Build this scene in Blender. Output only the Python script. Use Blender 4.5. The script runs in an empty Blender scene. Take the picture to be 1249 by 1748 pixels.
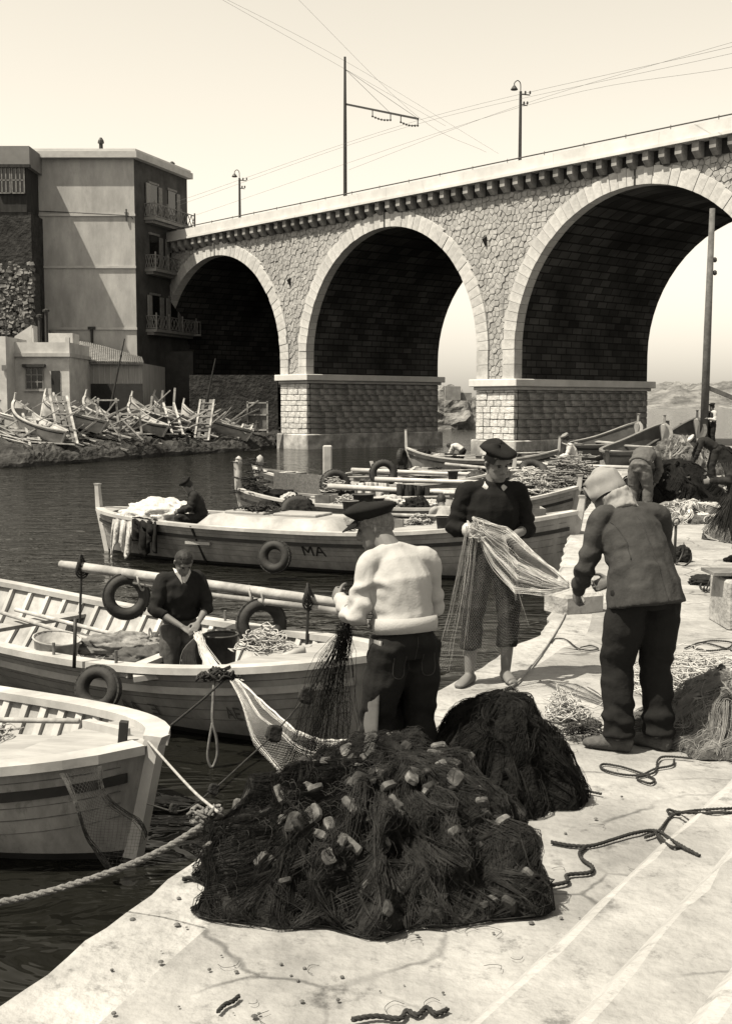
import bpy, bmesh, math, random
from mathutils import Vector, Matrix, noise
R = math.radians
rnd = random.Random(7)
scene = bpy.context.scene
col = scene.collection

# ---------------------------------------------------------------- camera
FPX, CAM_H, HOR = 2000.0, 2.05, 184.0
PITCH = math.atan(HOR / FPX)
cam = bpy.data.cameras.new('camera')
cam.sensor_fit = 'VERTICAL'; cam.sensor_height = 24.0; cam.lens = 24.0 * FPX / 1748.0
cam.clip_start = 0.1; cam.clip_end = 6000
camo = bpy.data.objects.new('camera', cam); col.objects.link(camo)
camo.location = (0, 0, CAM_H); camo.rotation_euler = (R(90) - PITCH, 0, 0)
scene.camera = camo

# ---------------------------------------------------------------- sky, sun, exposure
SUN_AZ, SUN_EL = R(28), R(62)          # the sun stands to the left and a little behind the camera
sdir = Vector((-math.cos(SUN_AZ) * math.cos(SUN_EL), -math.sin(SUN_AZ) * math.cos(SUN_EL), math.sin(SUN_EL)))
world = bpy.data.worlds.new('World'); scene.world = world; world.use_nodes = True
wn = world.node_tree; wn.nodes.clear()
sky = wn.nodes.new('ShaderNodeTexSky'); sky.sky_type = 'NISHITA'; sky.sun_disc = False
sky.sun_elevation = SUN_EL; sky.sun_rotation = math.atan2(sdir.x, sdir.y)
sky.air_density = 1.0; sky.dust_density = 1.1; sky.ozone_density = 1.0
bw = wn.nodes.new('ShaderNodeSeparateColor')      # a blue-sensitive film: the sky comes out nearly white
mul = wn.nodes.new('ShaderNodeMix'); mul.data_type = 'RGBA'; mul.blend_type = 'MULTIPLY'; mul.inputs['Factor'].default_value = 1
mul.inputs[7].default_value = (1.0, 0.92, 0.775, 1)
bg = wn.nodes.new('ShaderNodeBackground'); bg.inputs['Strength'].default_value = 0.10
wo = wn.nodes.new('ShaderNodeOutputWorld')
wn.links.new(sky.outputs[0], bw.inputs[0]); wn.links.new(bw.outputs[2], mul.inputs[6])
wn.links.new(mul.outputs[2], bg.inputs[0]); wn.links.new(bg.outputs[0], wo.inputs[0])
sl = bpy.data.lights.new('sun', 'SUN'); sl.energy = 5.0; sl.angle = R(0.5); sl.color = (1.0, 0.92, 0.77)
so = bpy.data.objects.new('sun', sl); col.objects.link(so)
so.rotation_euler = sdir.to_track_quat('Z', 'Y').to_euler(); so.location = (-30, -12, 60)
vs = scene.view_settings
scene.display_settings.display_device = 'sRGB'
vs.view_transform = 'Standard'; vs.look = 'None'; vs.gamma = 1.0; vs.exposure = 1.10; vs.use_curve_mapping = False
scene.cycles.max_bounces = 6; scene.cycles.transparent_max_bounces = 12

# ---------------------------------------------------------------- helpers
_c, _s = math.cos(PITCH), math.sin(PITCH)
def _ray(x, y):
    u = (x - 624.5) / FPX; v = (874 - y) / FPX
    return Vector((u, v * _s + _c, v * _c - _s))
def PZ(x, y, z):                       # the point at height z that the photograph shows there
    d = _ray(x, y); t = (z - CAM_H) / d.z
    return Vector((d.x * t, d.y * t, z))
def PY(x, y, Y):                       # the point at distance Y
    d = _ray(x, y); t = Y / d.y
    return Vector((d.x * t, Y, CAM_H + d.z * t))
def V(*a): return Vector(a)
def lerp(a, b, t): return a + (b - a) * t
def smooth(t): t = max(0., min(1., t)); return t * t * (3 - 2 * t)
def interp(keys, t):
    if t <= keys[0][0]: return keys[0][1]
    for (a, va), (b, vb) in zip(keys, keys[1:]):
        if t <= b: return lerp(va, vb, (t - a) / (b - a))
    return keys[-1][1]
def catmull(pts, n):                   # smooth polyline through points, n samples a span
    pts = [Vector(p) for p in pts]
    if len(pts) < 3: return [lerp(pts[0], pts[-1], i / n) for i in range(n + 1)]
    P = [pts[0] * 2 - pts[1]] + pts + [pts[-1] * 2 - pts[-2]]
    out = []
    for i in range(1, len(P) - 2):
        p0, p1, p2, p3 = P[i - 1:i + 3]
        for k in range(n):
            t = k / n
            out.append(0.5 * ((2 * p1) + (p2 - p0) * t + (2 * p0 - 5 * p1 + 4 * p2 - p3) * t * t + (3 * p1 - p0 - 3 * p2 + p3) * t ** 3))
    out.append(pts[-1]); return out
def nz(p, s=1.0, o=0.0): return noise.noise(Vector((p[0] * s + o, p[1] * s - o, p[2] * s + 2 * o)))

class MB:
    def __init__(s): s.v = []; s.f = []; s.m = []
    def add(s, vs_, fs, mi=0):
        b = len(s.v); s.v += [Vector(p) for p in vs_]; s.f += [tuple(i + b for i in f) for f in fs]; s.m += [mi] * len(fs)
        return s
    def box(s, c, d, M=None, mi=0, taper=1.0):
        c = Vector(c); h = Vector(d) / 2; q = []
        for sz in (-1, 1):
            k = taper if sz > 0 else 1.0
            for sx, sy in ((-1, -1), (1, -1), (1, 1), (-1, 1)): q.append(Vector((sx * h.x * k, sy * h.y * k, sz * h.z)))
        if M is not None: q = [M @ p for p in q]
        return s.add([p + c for p in q], [(3, 2, 1, 0), (4, 5, 6, 7), (0, 1, 5, 4), (1, 2, 6, 5), (2, 3, 7, 6), (3, 0, 4, 7)], mi)
    def beam(s, a, b, w, h, mi=0, up=V(0, 0, 1), jit=0):    # a squared timber from a to b
        a = Vector(a); b = Vector(b); d = (b - a)
        L = d.length; d.normalize()
        if abs(d.dot(up)) > .98: up = V(0, 1, 0)
        x = d.cross(up).normalized(); z = x.cross(d)
        M = Matrix((x, d, z)).transposed()
        return s.box((a + b) / 2, (w, L, h), M, mi)
    def loft(s, rings, cap=True, mi=0, closed=False):
        n = len(rings[0]); b = len(s.v)
        for r in rings: s.v += [Vector(p) for p in r]
        m = len(rings); fs = []
        for i in range(m - (0 if closed else 1)):
            j = (i + 1) % m
            for k in range(n):
                l = (k + 1) % n
                fs.append((b + i * n + k, b + i * n + l, b + j * n + l, b + j * n + k))
        if cap and not closed:
            fs.append(tuple(b + k for k in reversed(range(n)))); fs.append(tuple(b + (m - 1) * n + k for k in range(n)))
        s.f += fs; s.m += [mi] * len(fs); return s
    def tube(s, pts, r, n=6, mi=0, cap=True, closed=False, ell=1.0):
        pts = [Vector(p) for p in pts]; m = len(pts); rings = []
        if not hasattr(r, '__len__'): r = [r] * m
        prev = None
        for i, p in enumerate(pts):
            if closed: t = pts[(i + 1) % m] - pts[i - 1]
            else: t = pts[min(i + 1, m - 1)] - pts[max(i - 1, 0)]
            if t.length < 1e-9: t = V(0, 0, 1)
            t.normalize()
            if prev is None:
                x = t.cross(V(0, 0, 1) if abs(t.z) < .9 else V(0, 1, 0)).normalized()
            else:
                x = (prev - t * prev.dot(t))
                x = x.normalized() if x.length > 1e-6 else t.orthogonal().normalized()
            prev = x; y = t.cross(x)
            rings.append([p + (x * math.cos(2 * math.pi * k / n) + y * math.sin(2 * math.pi * k / n) * ell) * r[i] for k in range(n)])
        return s.loft(rings, cap and not closed, mi, closed)
    def lathe(s, prof, n=16, c=(0, 0, 0), M=None, mi=0, cap=True):      # profile of (radius, z)
        c = Vector(c); rings = []
        for r, z in prof:
            q = [Vector((r * math.cos(2 * math.pi * k / n), r * math.sin(2 * math.pi * k / n), z)) for k in range(n)]
            if M is not None: q = [M @ p for p in q]
            rings.append([p + c for p in q])
        return s.loft(rings, cap, mi)
    def torus(s, c, R_, r, M=None, n=20, k=8, mi=0, sq=1.0):
        c = Vector(c); rings = []
        for i in range(n):
            a = 2 * math.pi * i / n; ring = []
            for j in range(k):
                b = 2 * math.pi * j / k
                p = Vector(((R_ + r * math.cos(b)) * math.cos(a), (R_ + r * math.cos(b)) * math.sin(a), r * sq * math.sin(b)))
                ring.append((M @ p if M is not None else p) + c)
            rings.append(ring)
        return s.loft(rings, False, mi, True)
    def grid(s, fn, nu, nv, mi=0, wrap=False):
        b = len(s.v)
        for i in range(nu + 1):
            for j in range(nv + 1): s.v.append(Vector(fn(i / nu, j / nv)))
        for i in range(nu):
            for j in range(nv):
                q = b + i * (nv + 1) + j
                s.f.append((q, q + nv + 1, q + nv + 2, q + 1)); s.m.append(mi)
        return s
    def prism(s, poly, z0, z1, mi=0):                       # poly of (x, y) counter-clockwise
        n = len(poly)
        vs_ = [Vector((x, y, z0)) for x, y in poly] + [Vector((x, y, z1)) for x, y in poly]
        fs = [tuple(reversed(range(n))), tuple(range(n, 2 * n))] + [(i, (i + 1) % n, n + (i + 1) % n, n + i) for i in range(n)]
        return s.add(vs_, fs, mi)
    def jitter(s, a, f=3.0, o=0.0):
        for p in s.v:
            q = p * f
            p += Vector((noise.noise(q + V(o, 0, 0)), noise.noise(q + V(9 + o, 4, 0)), noise.noise(q + V(3, o, 17)))) * a
        return s
    def build(s, name, mat, parent=None, smooth_=False, loc=None, bevel=0):
        me = bpy.data.meshes.new(name); me.from_pydata([tuple(p) for p in s.v], [], s.f)
        mats = mat if isinstance(mat, (list, tuple)) else [mat]
        for m in mats: me.materials.append(m)
        if len(mats) > 1: me.polygons.foreach_set('material_index', s.m)
        if smooth_: me.polygons.foreach_set('use_smooth', [True] * len(me.polygons))
        me.update()
        o = bpy.data.objects.new(name, me); col.objects.link(o)
        if parent is not None: o.parent = parent
        if loc is not None: o.location = loc
        if bevel:
            b = o.modifiers.new('bevel', 'BEVEL'); b.width = bevel; b.segments = 1; b.limit_method = 'ANGLE'; b.angle_limit = R(40)
        return o
def tag(o, label=None, cat=None, group=None, kind=None):
    if label: o['label'] = label
    if cat: o['category'] = cat
    if group: o['group'] = group
    if kind: o['kind'] = kind
    return o
def empty(name, loc, rz=0, label=None, cat=None, group=None):
    o = bpy.data.objects.new(name, None); col.objects.link(o); o.location = loc; o.rotation_euler = (0, 0, rz)
    o.empty_display_size = .2
    return tag(o, label, cat, group)
def inst(name, mesh, parent=None, loc=(0, 0, 0), rot=(0, 0, 0), scale=(1, 1, 1)):
    o = bpy.data.objects.new(name, mesh); col.objects.link(o)
    if parent is not None: o.parent = parent
    o.location = loc; o.rotation_euler = rot; o.scale = scale
    return o
def copy_tree(o, parent=None):
    c = o.copy(); col.objects.link(c); c.parent = parent
    for ch in list(o.children): copy_tree(ch, c)
    return c
def rotz(a): return Matrix.Rotation(a, 3, 'Z')
def rotx(a): return Matrix.Rotation(a, 3, 'X')
def roty(a): return Matrix.Rotation(a, 3, 'Y')

# ---------------------------------------------------------------- materials
ALB = .47                              # film exposure is set for the shade: keep reflectances low
def G(v): return (v * ALB, v * ALB * .995, v * ALB * .985, 1)
def RAW(v): return (v, v, v, 1)
_mats = {}
def M(name, v, var=.25, scale=4, bump=.15, rough=.8, spec=.3, stain=0, stain_scale=.8, dist=.02, v2=None, stretch=(1, 1, 1), bscale=None, objrand=0, speck=0, speck_scale=9, crack=0):
    """weathered paint / stone / cloth: two noises in the colour, one in the relief"""
    if name in _mats: return _mats[name]
    m = bpy.data.materials.new(name); m.use_nodes = True; nt = m.node_tree; N = nt.nodes; L = nt.links
    b = N['Principled BSDF']; b.inputs['Roughness'].default_value = rough
    b.inputs['Specular IOR Level'].default_value = spec
    tc = N.new('ShaderNodeTexCoord'); mp = N.new('ShaderNodeMapping'); mp.inputs['Scale'].default_value = stretch
    L.new(tc.outputs['Object'], mp.inputs[0])
    n1 = N.new('ShaderNodeTexNoise'); n1.inputs['Scale'].default_value = scale; n1.inputs['Detail'].default_value = 6; n1.inputs['Roughness'].default_value = .65
    L.new(mp.outputs[0], n1.inputs['Vector'])
    cr = N.new('ShaderNodeValToRGB')
    lo = v * (1 - var) if v2 is None else v2
    cr.color_ramp.elements[0].position = .32; cr.color_ramp.elements[0].color = G(lo)
    cr.color_ramp.elements[1].position = .66; cr.color_ramp.elements[1].color = G(min(1.5, v * (1 + var * .6)))
    L.new(n1.outputs[0], cr.inputs[0])
    last = cr.outputs[0]
    if stain:
        n2 = N.new('ShaderNodeTexNoise'); n2.inputs['Scale'].default_value = stain_scale; n2.inputs['Detail'].default_value = 8; n2.inputs['Roughness'].default_value = .7
        L.new(mp.outputs[0], n2.inputs['Vector'])
        c2 = N.new('ShaderNodeValToRGB'); c2.color_ramp.elements[0].position = .40; c2.color_ramp.elements[1].position = .62
        c2.color_ramp.elements[0].color = RAW(1 - stain); c2.color_ramp.elements[1].color = (1, 1, 1, 1)
        mx = N.new('ShaderNodeMix'); mx.data_type = 'RGBA'; mx.blend_type = 'MULTIPLY'; mx.inputs['Factor'].default_value = 1
        L.new(n2.outputs[0], c2.inputs[0]); L.new(last, mx.inputs[6]); L.new(c2.outputs[0], mx.inputs[7]); last = mx.outputs[2]
    if speck:
        n4 = N.new('ShaderNodeTexNoise'); n4.inputs['Scale'].default_value = speck_scale; n4.inputs['Detail'].default_value = 9; n4.inputs['Roughness'].default_value = .75
        L.new(mp.outputs[0], n4.inputs['Vector'])
        c4 = N.new('ShaderNodeValToRGB'); c4.color_ramp.elements[0].position = .34; c4.color_ramp.elements[1].position = .44
        c4.color_ramp.elements[0].color = RAW(1 - speck); c4.color_ramp.elements[1].color = (1, 1, 1, 1)
        mx = N.new('ShaderNodeMix'); mx.data_type = 'RGBA'; mx.blend_type = 'MULTIPLY'; mx.inputs['Factor'].default_value = 1
        L.new(n4.outputs[0], c4.inputs[0]); L.new(last, mx.inputs[6]); L.new(c4.outputs[0], mx.inputs[7]); last = mx.outputs[2]
    if crack:
        n5 = N.new('ShaderNodeTexNoise'); n5.inputs['Scale'].default_value = 1.3; n5.inputs['Detail'].default_value = 6; L.new(mp.outputs[0], n5.inputs['Vector'])
        ad = N.new('ShaderNodeMix'); ad.data_type = 'VECTOR'; ad.inputs['Factor'].default_value = .35; L.new(mp.outputs[0], ad.inputs[4]); L.new(n5.outputs[1], ad.inputs[5])
        vo = N.new('ShaderNodeTexVoronoi'); vo.feature = 'DISTANCE_TO_EDGE'; vo.inputs['Scale'].default_value = 1.1; L.new(ad.outputs[1], vo.inputs['Vector'])
        c5 = N.new('ShaderNodeValToRGB'); c5.color_ramp.elements[0].position = .002; c5.color_ramp.elements[1].position = .011
        c5.color_ramp.elements[0].color = RAW(1 - crack); c5.color_ramp.elements[1].color = (1, 1, 1, 1); L.new(vo.outputs[0], c5.inputs[0])
        n6 = N.new('ShaderNodeTexNoise'); n6.inputs['Scale'].default_value = .9; L.new(mp.outputs[0], n6.inputs['Vector'])
        c6 = N.new('ShaderNodeValToRGB'); c6.color_ramp.elements[0].position = .47; c6.color_ramp.elements[1].position = .56; L.new(n6.outputs[0], c6.inputs[0])
        mx = N.new('ShaderNodeMix'); mx.data_type = 'RGBA'; mx.blend_type = 'MULTIPLY'; L.new(c6.outputs[0], mx.inputs['Factor'])
        L.new(last, mx.inputs[6]); L.new(c5.outputs[0], mx.inputs[7]); last = mx.outputs[2]
    if objrand:
        oi = N.new('ShaderNodeObjectInfo'); mr = N.new('ShaderNodeMapRange')
        mr.inputs[3].default_value = 1 - objrand; mr.inputs[4].default_value = 1 + objrand * .5
        L.new(oi.outputs['Random'], mr.inputs[0])
        mx = N.new('ShaderNodeMix'); mx.data_type = 'RGBA'; mx.blend_type = 'MULTIPLY'; mx.inputs['Factor'].default_value = 1
        L.new(last, mx.inputs[6]); L.new(mr.outputs[0], mx.inputs[7]); last = mx.outputs[2]
    L.new(last, b.inputs['Base Color'])
    if bump:
        n3 = N.new('ShaderNodeTexNoise'); n3.inputs['Scale'].default_value = bscale or scale * 3; n3.inputs['Detail'].default_value = 5
        L.new(mp.outputs[0], n3.inputs['Vector'])
        bp = N.new('ShaderNodeBump'); bp.inputs['Strength'].default_value = bump; bp.inputs['Distance'].default_value = dist
        L.new(n3.outputs[0], bp.inputs['Height']); L.new(bp.outputs[0], b.inputs['Normal'])
    _mats[name] = m; return m
STONE_W = M('pale_dressed_stone', 0.86, .16, 3, .35, .9, .2, stain=.25, stain_scale=.5, dist=.03, objrand=.14)
RUBBLE = M('rubble_stone', 0.66, .30, 2.2, .6, .95, .15, stain=.25, stain_scale=.25, dist=.05, objrand=.1)
MORTAR = M('dark_mortar', .10, .5, 6, .6, .95, .1, dist=.03)
MORTAR_L = M('mid_mortar', 0.42, .4, 2, .6, .95, .1, dist=.03)
ASHLAR = M('ashlar_block', 0.56, .35, 2.5, .7, .95, .15, stain=.45, stain_scale=.5, dist=.05, objrand=.25)
COPING = M('pale_coping', 0.98, .1, 1.2, .2, .9, .2, stain=.15, stain_scale=.4)
CORBEL = M('corbel_stone', 0.42, .35, 3, .4, .95, .1, objrand=.35)
IRON = M('dark_iron', .035, .4, 8, .3, .6, .4)
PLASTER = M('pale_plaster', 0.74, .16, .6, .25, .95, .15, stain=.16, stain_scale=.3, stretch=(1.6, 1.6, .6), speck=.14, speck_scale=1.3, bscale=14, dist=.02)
PLASTER_SHADE = M('shade_dark_plaster', .14, .35, .8, .4, .95, .1, stain=.3, stain_scale=.3)  # for walls turned from the sun: their shade is mixed into the colour
PLASTER_W = M('white_limewash', 1.0, .12, 1.5, .25, .9, .2, stain=.25, stain_scale=.6)
TRIM = M('pale_trim', 0.74, .15, 2, .2, .9, .2)
GLASS = M('dark_window_glass', .02, .3, 2, 0, .15, .5)
WOOD_D = M('dark_timber', .05, .5, 5, .3, .85, .2, stretch=(1, 1, .2))
SHUTTER = M('worn_shutter', .34, .35, 5, .3, .9, .2)
TILE = M('roof_tile', .42, .35, 3, .4, .95, .15, objrand=.25)
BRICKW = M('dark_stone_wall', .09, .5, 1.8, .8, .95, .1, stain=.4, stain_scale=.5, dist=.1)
ROCK = M('pale_rock', .42, .45, .5, 1.0, .95, .1, stain=.5, stain_scale=.25, dist=.4)

# ================================================================ the setting: water, quay, steps, bank, far shore
WATER_Z = -0.75
wm = bpy.data.materials.new('harbour_water'); wm.use_nodes = True
_n, _l = wm.node_tree.nodes, wm.node_tree.links
_b = _n['Principled BSDF']; _b.inputs['Base Color'].default_value = (.006, .006, .005, 1); _b.inputs['Roughness'].default_value = .06; _b.inputs['IOR'].default_value = 1.33
_tc = _n.new('ShaderNodeTexCoord'); _mp = _n.new('ShaderNodeMapping'); _mp.inputs['Scale'].default_value = (.75, 1.5, 1); _l.new(_tc.outputs['Object'], _mp.inputs[0])
_w1 = _n.new('ShaderNodeTexNoise'); _w1.inputs['Scale'].default_value = 1.7; _w1.inputs['Detail'].default_value = 3; _w1.inputs['Distortion'].default_value = .8
_w2 = _n.new('ShaderNodeTexNoise'); _w2.inputs['Scale'].default_value = .45; _w2.inputs['Detail'].default_value = 2
_l.new(_mp.outputs[0], _w1.inputs['Vector']); _l.new(_mp.outputs[0], _w2.inputs['Vector'])
_b1 = _n.new('ShaderNodeBump'); _b1.inputs['Strength'].default_value = 1; _b1.inputs['Distance'].default_value = .15
_b2 = _n.new('ShaderNodeBump'); _b2.inputs['Strength'].default_value = 1; _b2.inputs['Distance'].default_value = .16
_l.new(_w2.outputs[0], _b2.inputs['Height']); _l.new(_w1.outputs[0], _b1.inputs['Height']); _l.new(_b2.outputs[0], _b1.inputs['Normal']); _l.new(_b1.outputs[0], _b.inputs['Normal'])
wt = MB().add([(-3000, -20, WATER_Z), (3000, -20, WATER_Z), (3000, 5000, WATER_Z), (-3000, 5000, WATER_Z)], [(0, 1, 2, 3)]).build('water', wm)
tag(wt, 'dark rippled harbour water', kind='structure')

QUAY = M('bleached_quay_stone', .58, .2, 2.6, .6, .9, .2, stain=.42, stain_scale=.7, dist=.03, bscale=16, speck=.5, speck_scale=5, crack=.55)
KERB = M('worn_kerb_stone', .66, .14, 3.5, .7, .9, .2, stain=.35, stain_scale=1.5, dist=.03, bscale=18, objrand=.1, speck=.5, speck_scale=6)
EDGE = [V(-3.1, -1.2, 0), V(-1.29, 3.9, 0), PZ(340, 1450, 0), PZ(590, 1270, 0), PZ(735, 1178, 0), PZ(868, 1102, 0), PZ(930, 1052, 0), V(3.3, 19, 0), V(5.4, 27.5, 0), V(9.2, 44, 0), V(11.5, 58, 0), V(15.5, 72, 0)]
edge_line = catmull(EDGE, 14)
def edge_frame(i):
    a = edge_line[max(0, i - 1)]; b = edge_line[min(len(edge_line) - 1, i + 1)]
    t = (b - a).normalized(); return t, V(t.y, -t.x, 0)
offs = [.44, .6, .8, 1.0, 1.25, 1.5, 1.8, 2.2, 2.7, 3.3, 4, 5, 7, 10, 15, 25, 45]
def quay_pt(i, k):
    t, n = edge_frame(i); p = edge_line[i] + n * offs[k]
    p.z = .012 * nz(p, .9) + .01 * nz(p, 2.6, 3) if k > 1 else 0.0
    return p
q = MB(); NE = len(edge_line)
for i in range(NE):
    for k in range(len(offs)): q.v.append(quay_pt(i, k))
W = len(offs)
for i in range(NE - 1):
    for k in range(W - 1): q.f.append((i * W + k, i * W + k + 1, (i + 1) * W + k + 1, (i + 1) * W + k)); q.m.append(0)
# vertical masonry face under the kerb
for i in range(NE - 1):
    a, b = edge_line[i], edge_line[i + 1]; na = edge_frame(i)[1]; nb = edge_frame(i + 1)[1]
    a = a + na * .07; b = b + nb * .07
    q.add([a + V(0, 0, -.02), b + V(0, 0, -.02), b + V(0, 0, -2), a + V(0, 0, -2)], [(0, 3, 2, 1)])
    q.add([a + V(0, 0, -.02), b + V(0, 0, -.02), b + nb * .42 + V(0, 0, -.02), a + na * .42 + V(0, 0, -.02)], [(0, 1, 2, 3)])
quay = q.build('quay', QUAY, smooth_=False); tag(quay, 'sun bleached stone quay strewn with nets and ropes', kind='structure')
# kerb stones, one by one
d = 0.0; pos = [0.0]
for a, b in zip(edge_line, edge_line[1:]): pos.append(pos[-1] + (b - a).length)
def edge_at(sd):
    for i in range(NE - 1):
        if sd <= pos[i + 1]:
            t, n = edge_frame(i); t2, n2 = edge_frame(i + 1); f = (sd - pos[i]) / (pos[i + 1] - pos[i])
            return edge_line[i].lerp(edge_line[i + 1], f), n.lerp(n2, f).normalized()
    return edge_line[-1], edge_frame(NE - 1)[1]
sd = 0.0
while sd < pos[-1] - 2:
    L = rnd.uniform(1.3, 2.1); e = min(sd + L - .012, pos[-1]); b = MB(); n = 10; rings = []
    for i in range(n + 1):
        p, nn = edge_at(lerp(sd, e, i / n)); w0 = .02 + .035 * nz(p, 3.1) + .02 * nz(p, 9); z = .006 + .006 * nz(p, 2, 5)
        rings.append([p + nn * (w0 + .05) + V(0, 0, -.5), p + nn * w0 + V(0, 0, -.05 + .02 * nz(p, 7, 2)), p + nn * (w0 + .05 + .02 * nz(p, 8, 4)) + V(0, 0, z), p + nn * .24 + V(0, 0, z + .008 * nz(p, 6)), p + nn * .452 + V(0, 0, -.004), p + nn * .452 + V(0, 0, -.5)])
    b.loft(rings).build('kerb_stone', KERB, quay); sd += L
# broad steps that climb to the right
STEP = M('worn_step_stone', .60, .14, 3.0, .6, .9, .2, stain=.36, stain_scale=1.2, dist=.03, bscale=18, speck=.45, speck_scale=6, crack=.4)
NOSE = M('worn_pale_nosing', .61, .14, 3, .6, .9, .2, stain=.14, stain_scale=1.2, dist=.03, bscale=18, speck=.4, speck_scale=7)
sa, sb = PZ(815, 1720, .14), PZ(1165, 1392, .14); sa.z = sb.z = 0; sv = (sb - sa).normalized(); sn = V(sv.y, -sv.x, 0)
steps_root = None
for k in range(5):
    o0 = k * .36; z = .012 + .13 * (k + 1); b = MB(); rings = []
    for i in range(41):
        p = sa + sn * o0 + sv * lerp(-4.5, 5.5, i / 40); wv = .012 * nz(p, 2.5) + .02 * nz(p, .8, 3)
        za = z + .006 * nz(p, 3, 8)
        rings.append([p + sn * (wv + .02) + V(0, 0, -.1), p + sn * (wv) + V(0, 0, za - .045), p + sn * (wv + .04) + V(0, 0, za - .008), p + sn * (.065 + .05 * nz(p, 9)) + V(0, 0, za), p + sn * (.52 if k < 4 else 4) + V(0, 0, za), p + sn * (.52 if k < 4 else 4) + V(0, 0, -.1)])
    b.loft(rings); nr = len(rings[0])
    for fi in range(len(b.f)):
        if fi < 40 * nr and fi % nr in (1, 2): b.m[fi] = 1
    o = b.build('steps' if k == 0 else 'step', [STEP, NOSE], steps_root)
    if k == 0: steps_root = tag(o, 'broad worn stone steps climbing from the quay', kind='structure')
def ground(x, y):                      # where the photograph shows the quay or one of its steps
    for k in (4, 3, 2, 1, 0):
        p = PZ(x, y, .012 + .13 * (k + 1)); s_ = (p - sa).dot(sn) - k * .36
        if s_ > 0: return p
    return PZ(x, y, .012)
# a raised block of the quay edge beside the barefoot man
blk = MB(); p0 = PZ(935, 1048, 0); t, n = edge_at(pos[78])[1], None
blk.box((0, 0, .09), (.5, .36, .22)).jitter(.015, 4)
bo = blk.build('mooring_block', KERB, None, loc=p0 + V(.28, .16, 0), bevel=.03); bo.rotation_euler.z = R(28)
tag(bo, 'low pale stone block on the quay edge beyond the barefoot man', 'stone block')

# ---- far bank on the left
BANK = M('weedy_dark_rock', .10, .6, 1.2, 1.0, .95, .1, stain=.5, stain_scale=.5, dist=.15)
wl = catmull([V(-30, 48, 0), PZ(-40, 800, WATER_Z), PZ(120, 792, WATER_Z), PZ(300, 778, WATER_Z), PZ(420, 770, WATER_Z), V(-5.2, 78, 0), V(-4, 84, 0)], 26)
b = MB(); prof = [(-1.5, -1.6), (-.1, -1.0), (.0, -.6), (.4, -.25), (1.2, -.05), (2.4, .08), (4, .25), (6.5, .65), (9, 1.1), (14, 1.6), (26, 1.8)]
pf = [o_ for a_, b_ in zip(prof, prof[1:]) for o_ in (a_[0], lerp(a_[0], b_[0], .33), lerp(a_[0], b_[0], .67))]
for p in wl:
    for o_ in pf:
        z = interp(prof, o_)
        qv = V(p.x - o_ * .45, p.y + o_ * .9, z); k = 0 if o_ < -.05 else min(1, .35 + o_ * .4)
        qv += V(nz(qv, .7, 1) * .5 * k, nz(qv, .7, 5) * .5 * k, nz(qv, .9, 9) * .30 * k + (.5 - abs(nz(qv, 2.2, 2))) * .35 * k + nz(qv, 5, 4) * .16 * k); b.v.append(qv)
W = len(pf)
for i in range(len(wl) - 1):
    for k in range(W - 1): b.f.append((i * W + k, (i + 1) * W + k, (i + 1) * W + k + 1, i * W + k + 1)); b.m.append(0)
bank = b.build('bank', BANK, smooth_=False); tag(bank, 'dark rocky far bank under the jumble of boats', kind='structure')
def bank_z(x, y):
    best = None
    for p in wl:
        o_ = (y - p.y) / .9
        dx = abs(p.x - o_ * .45 - x)
        if best is None or dx < best[0]: best = (dx, o_)
    return interp(prof, best[1])

# ---- rocky islet behind the bridge and the far headland
b = MB(); c0 = PZ(768, 733, WATER_Z)
def islet(u, v):
    a = u * 2 * math.pi; r = (1 - v); x = math.cos(a) * r; y = math.sin(a) * r
    h = (1 - r ** 2.2)
    p = V(x * 6.5, y * 5.0, h * 5.2)
    k = .9 * nz(p, .55, 3) + .5 * nz(p, 1.3, 7) + .3 * nz(p, 3, 1)
    return c0 + p + V(-.6, 5, -.3) + V(x, y, .6) * k
b.grid(islet, 48, 20).build('rocky_islet', ROCK, smooth_=False)
o = bpy.data.objects['rocky_islet']; tag(o, 'pale rocky islet seen through the middle arch', kind='structure')
rb = MB(); rc = PY(772, 662, 129)
rb.box((0, 0, 0), (1.7, 1.5, 1.5)); rb.box((1.4, .2, -.35), (1.3, 1.2, .9)); rb.jitter(.12, 1.4)
ro = rb.build('ruined_hut', M('ruin_stone', .36, .3, 2, .5), None, loc=rc + V(0, 0, -.6)); tag(ro, 'small ruined stone hut on top of the islet', 'ruin')
b = MB(); hd = 780
def head(u, v):
    x = lerp(140, 620, u); y = hd + v * 260 + 30 * nz(V(x, 0, 0), .02)
    h = (16 + 9 * nz(V(x, v * 40, 0), .012, 2) + 5 * nz(V(x, v * 60, 3), .04) + 3 * nz(V(x, v * 200, 3), .12)) * smooth(v * 3.2) * smooth(u * 4 + .15)
    return V(x, y, WATER_Z - .5 + h + (1 - v) * 0)
b.grid(head, 120, 24).build('headland', M('pale_headland', .36, .4, .03, 1, .95, .1, stain=.45, stain_scale=.06, dist=8), smooth_=False)
tag(bpy.data.objects['headland'], 'low pale headland across the bay', kind='structure')
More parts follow.
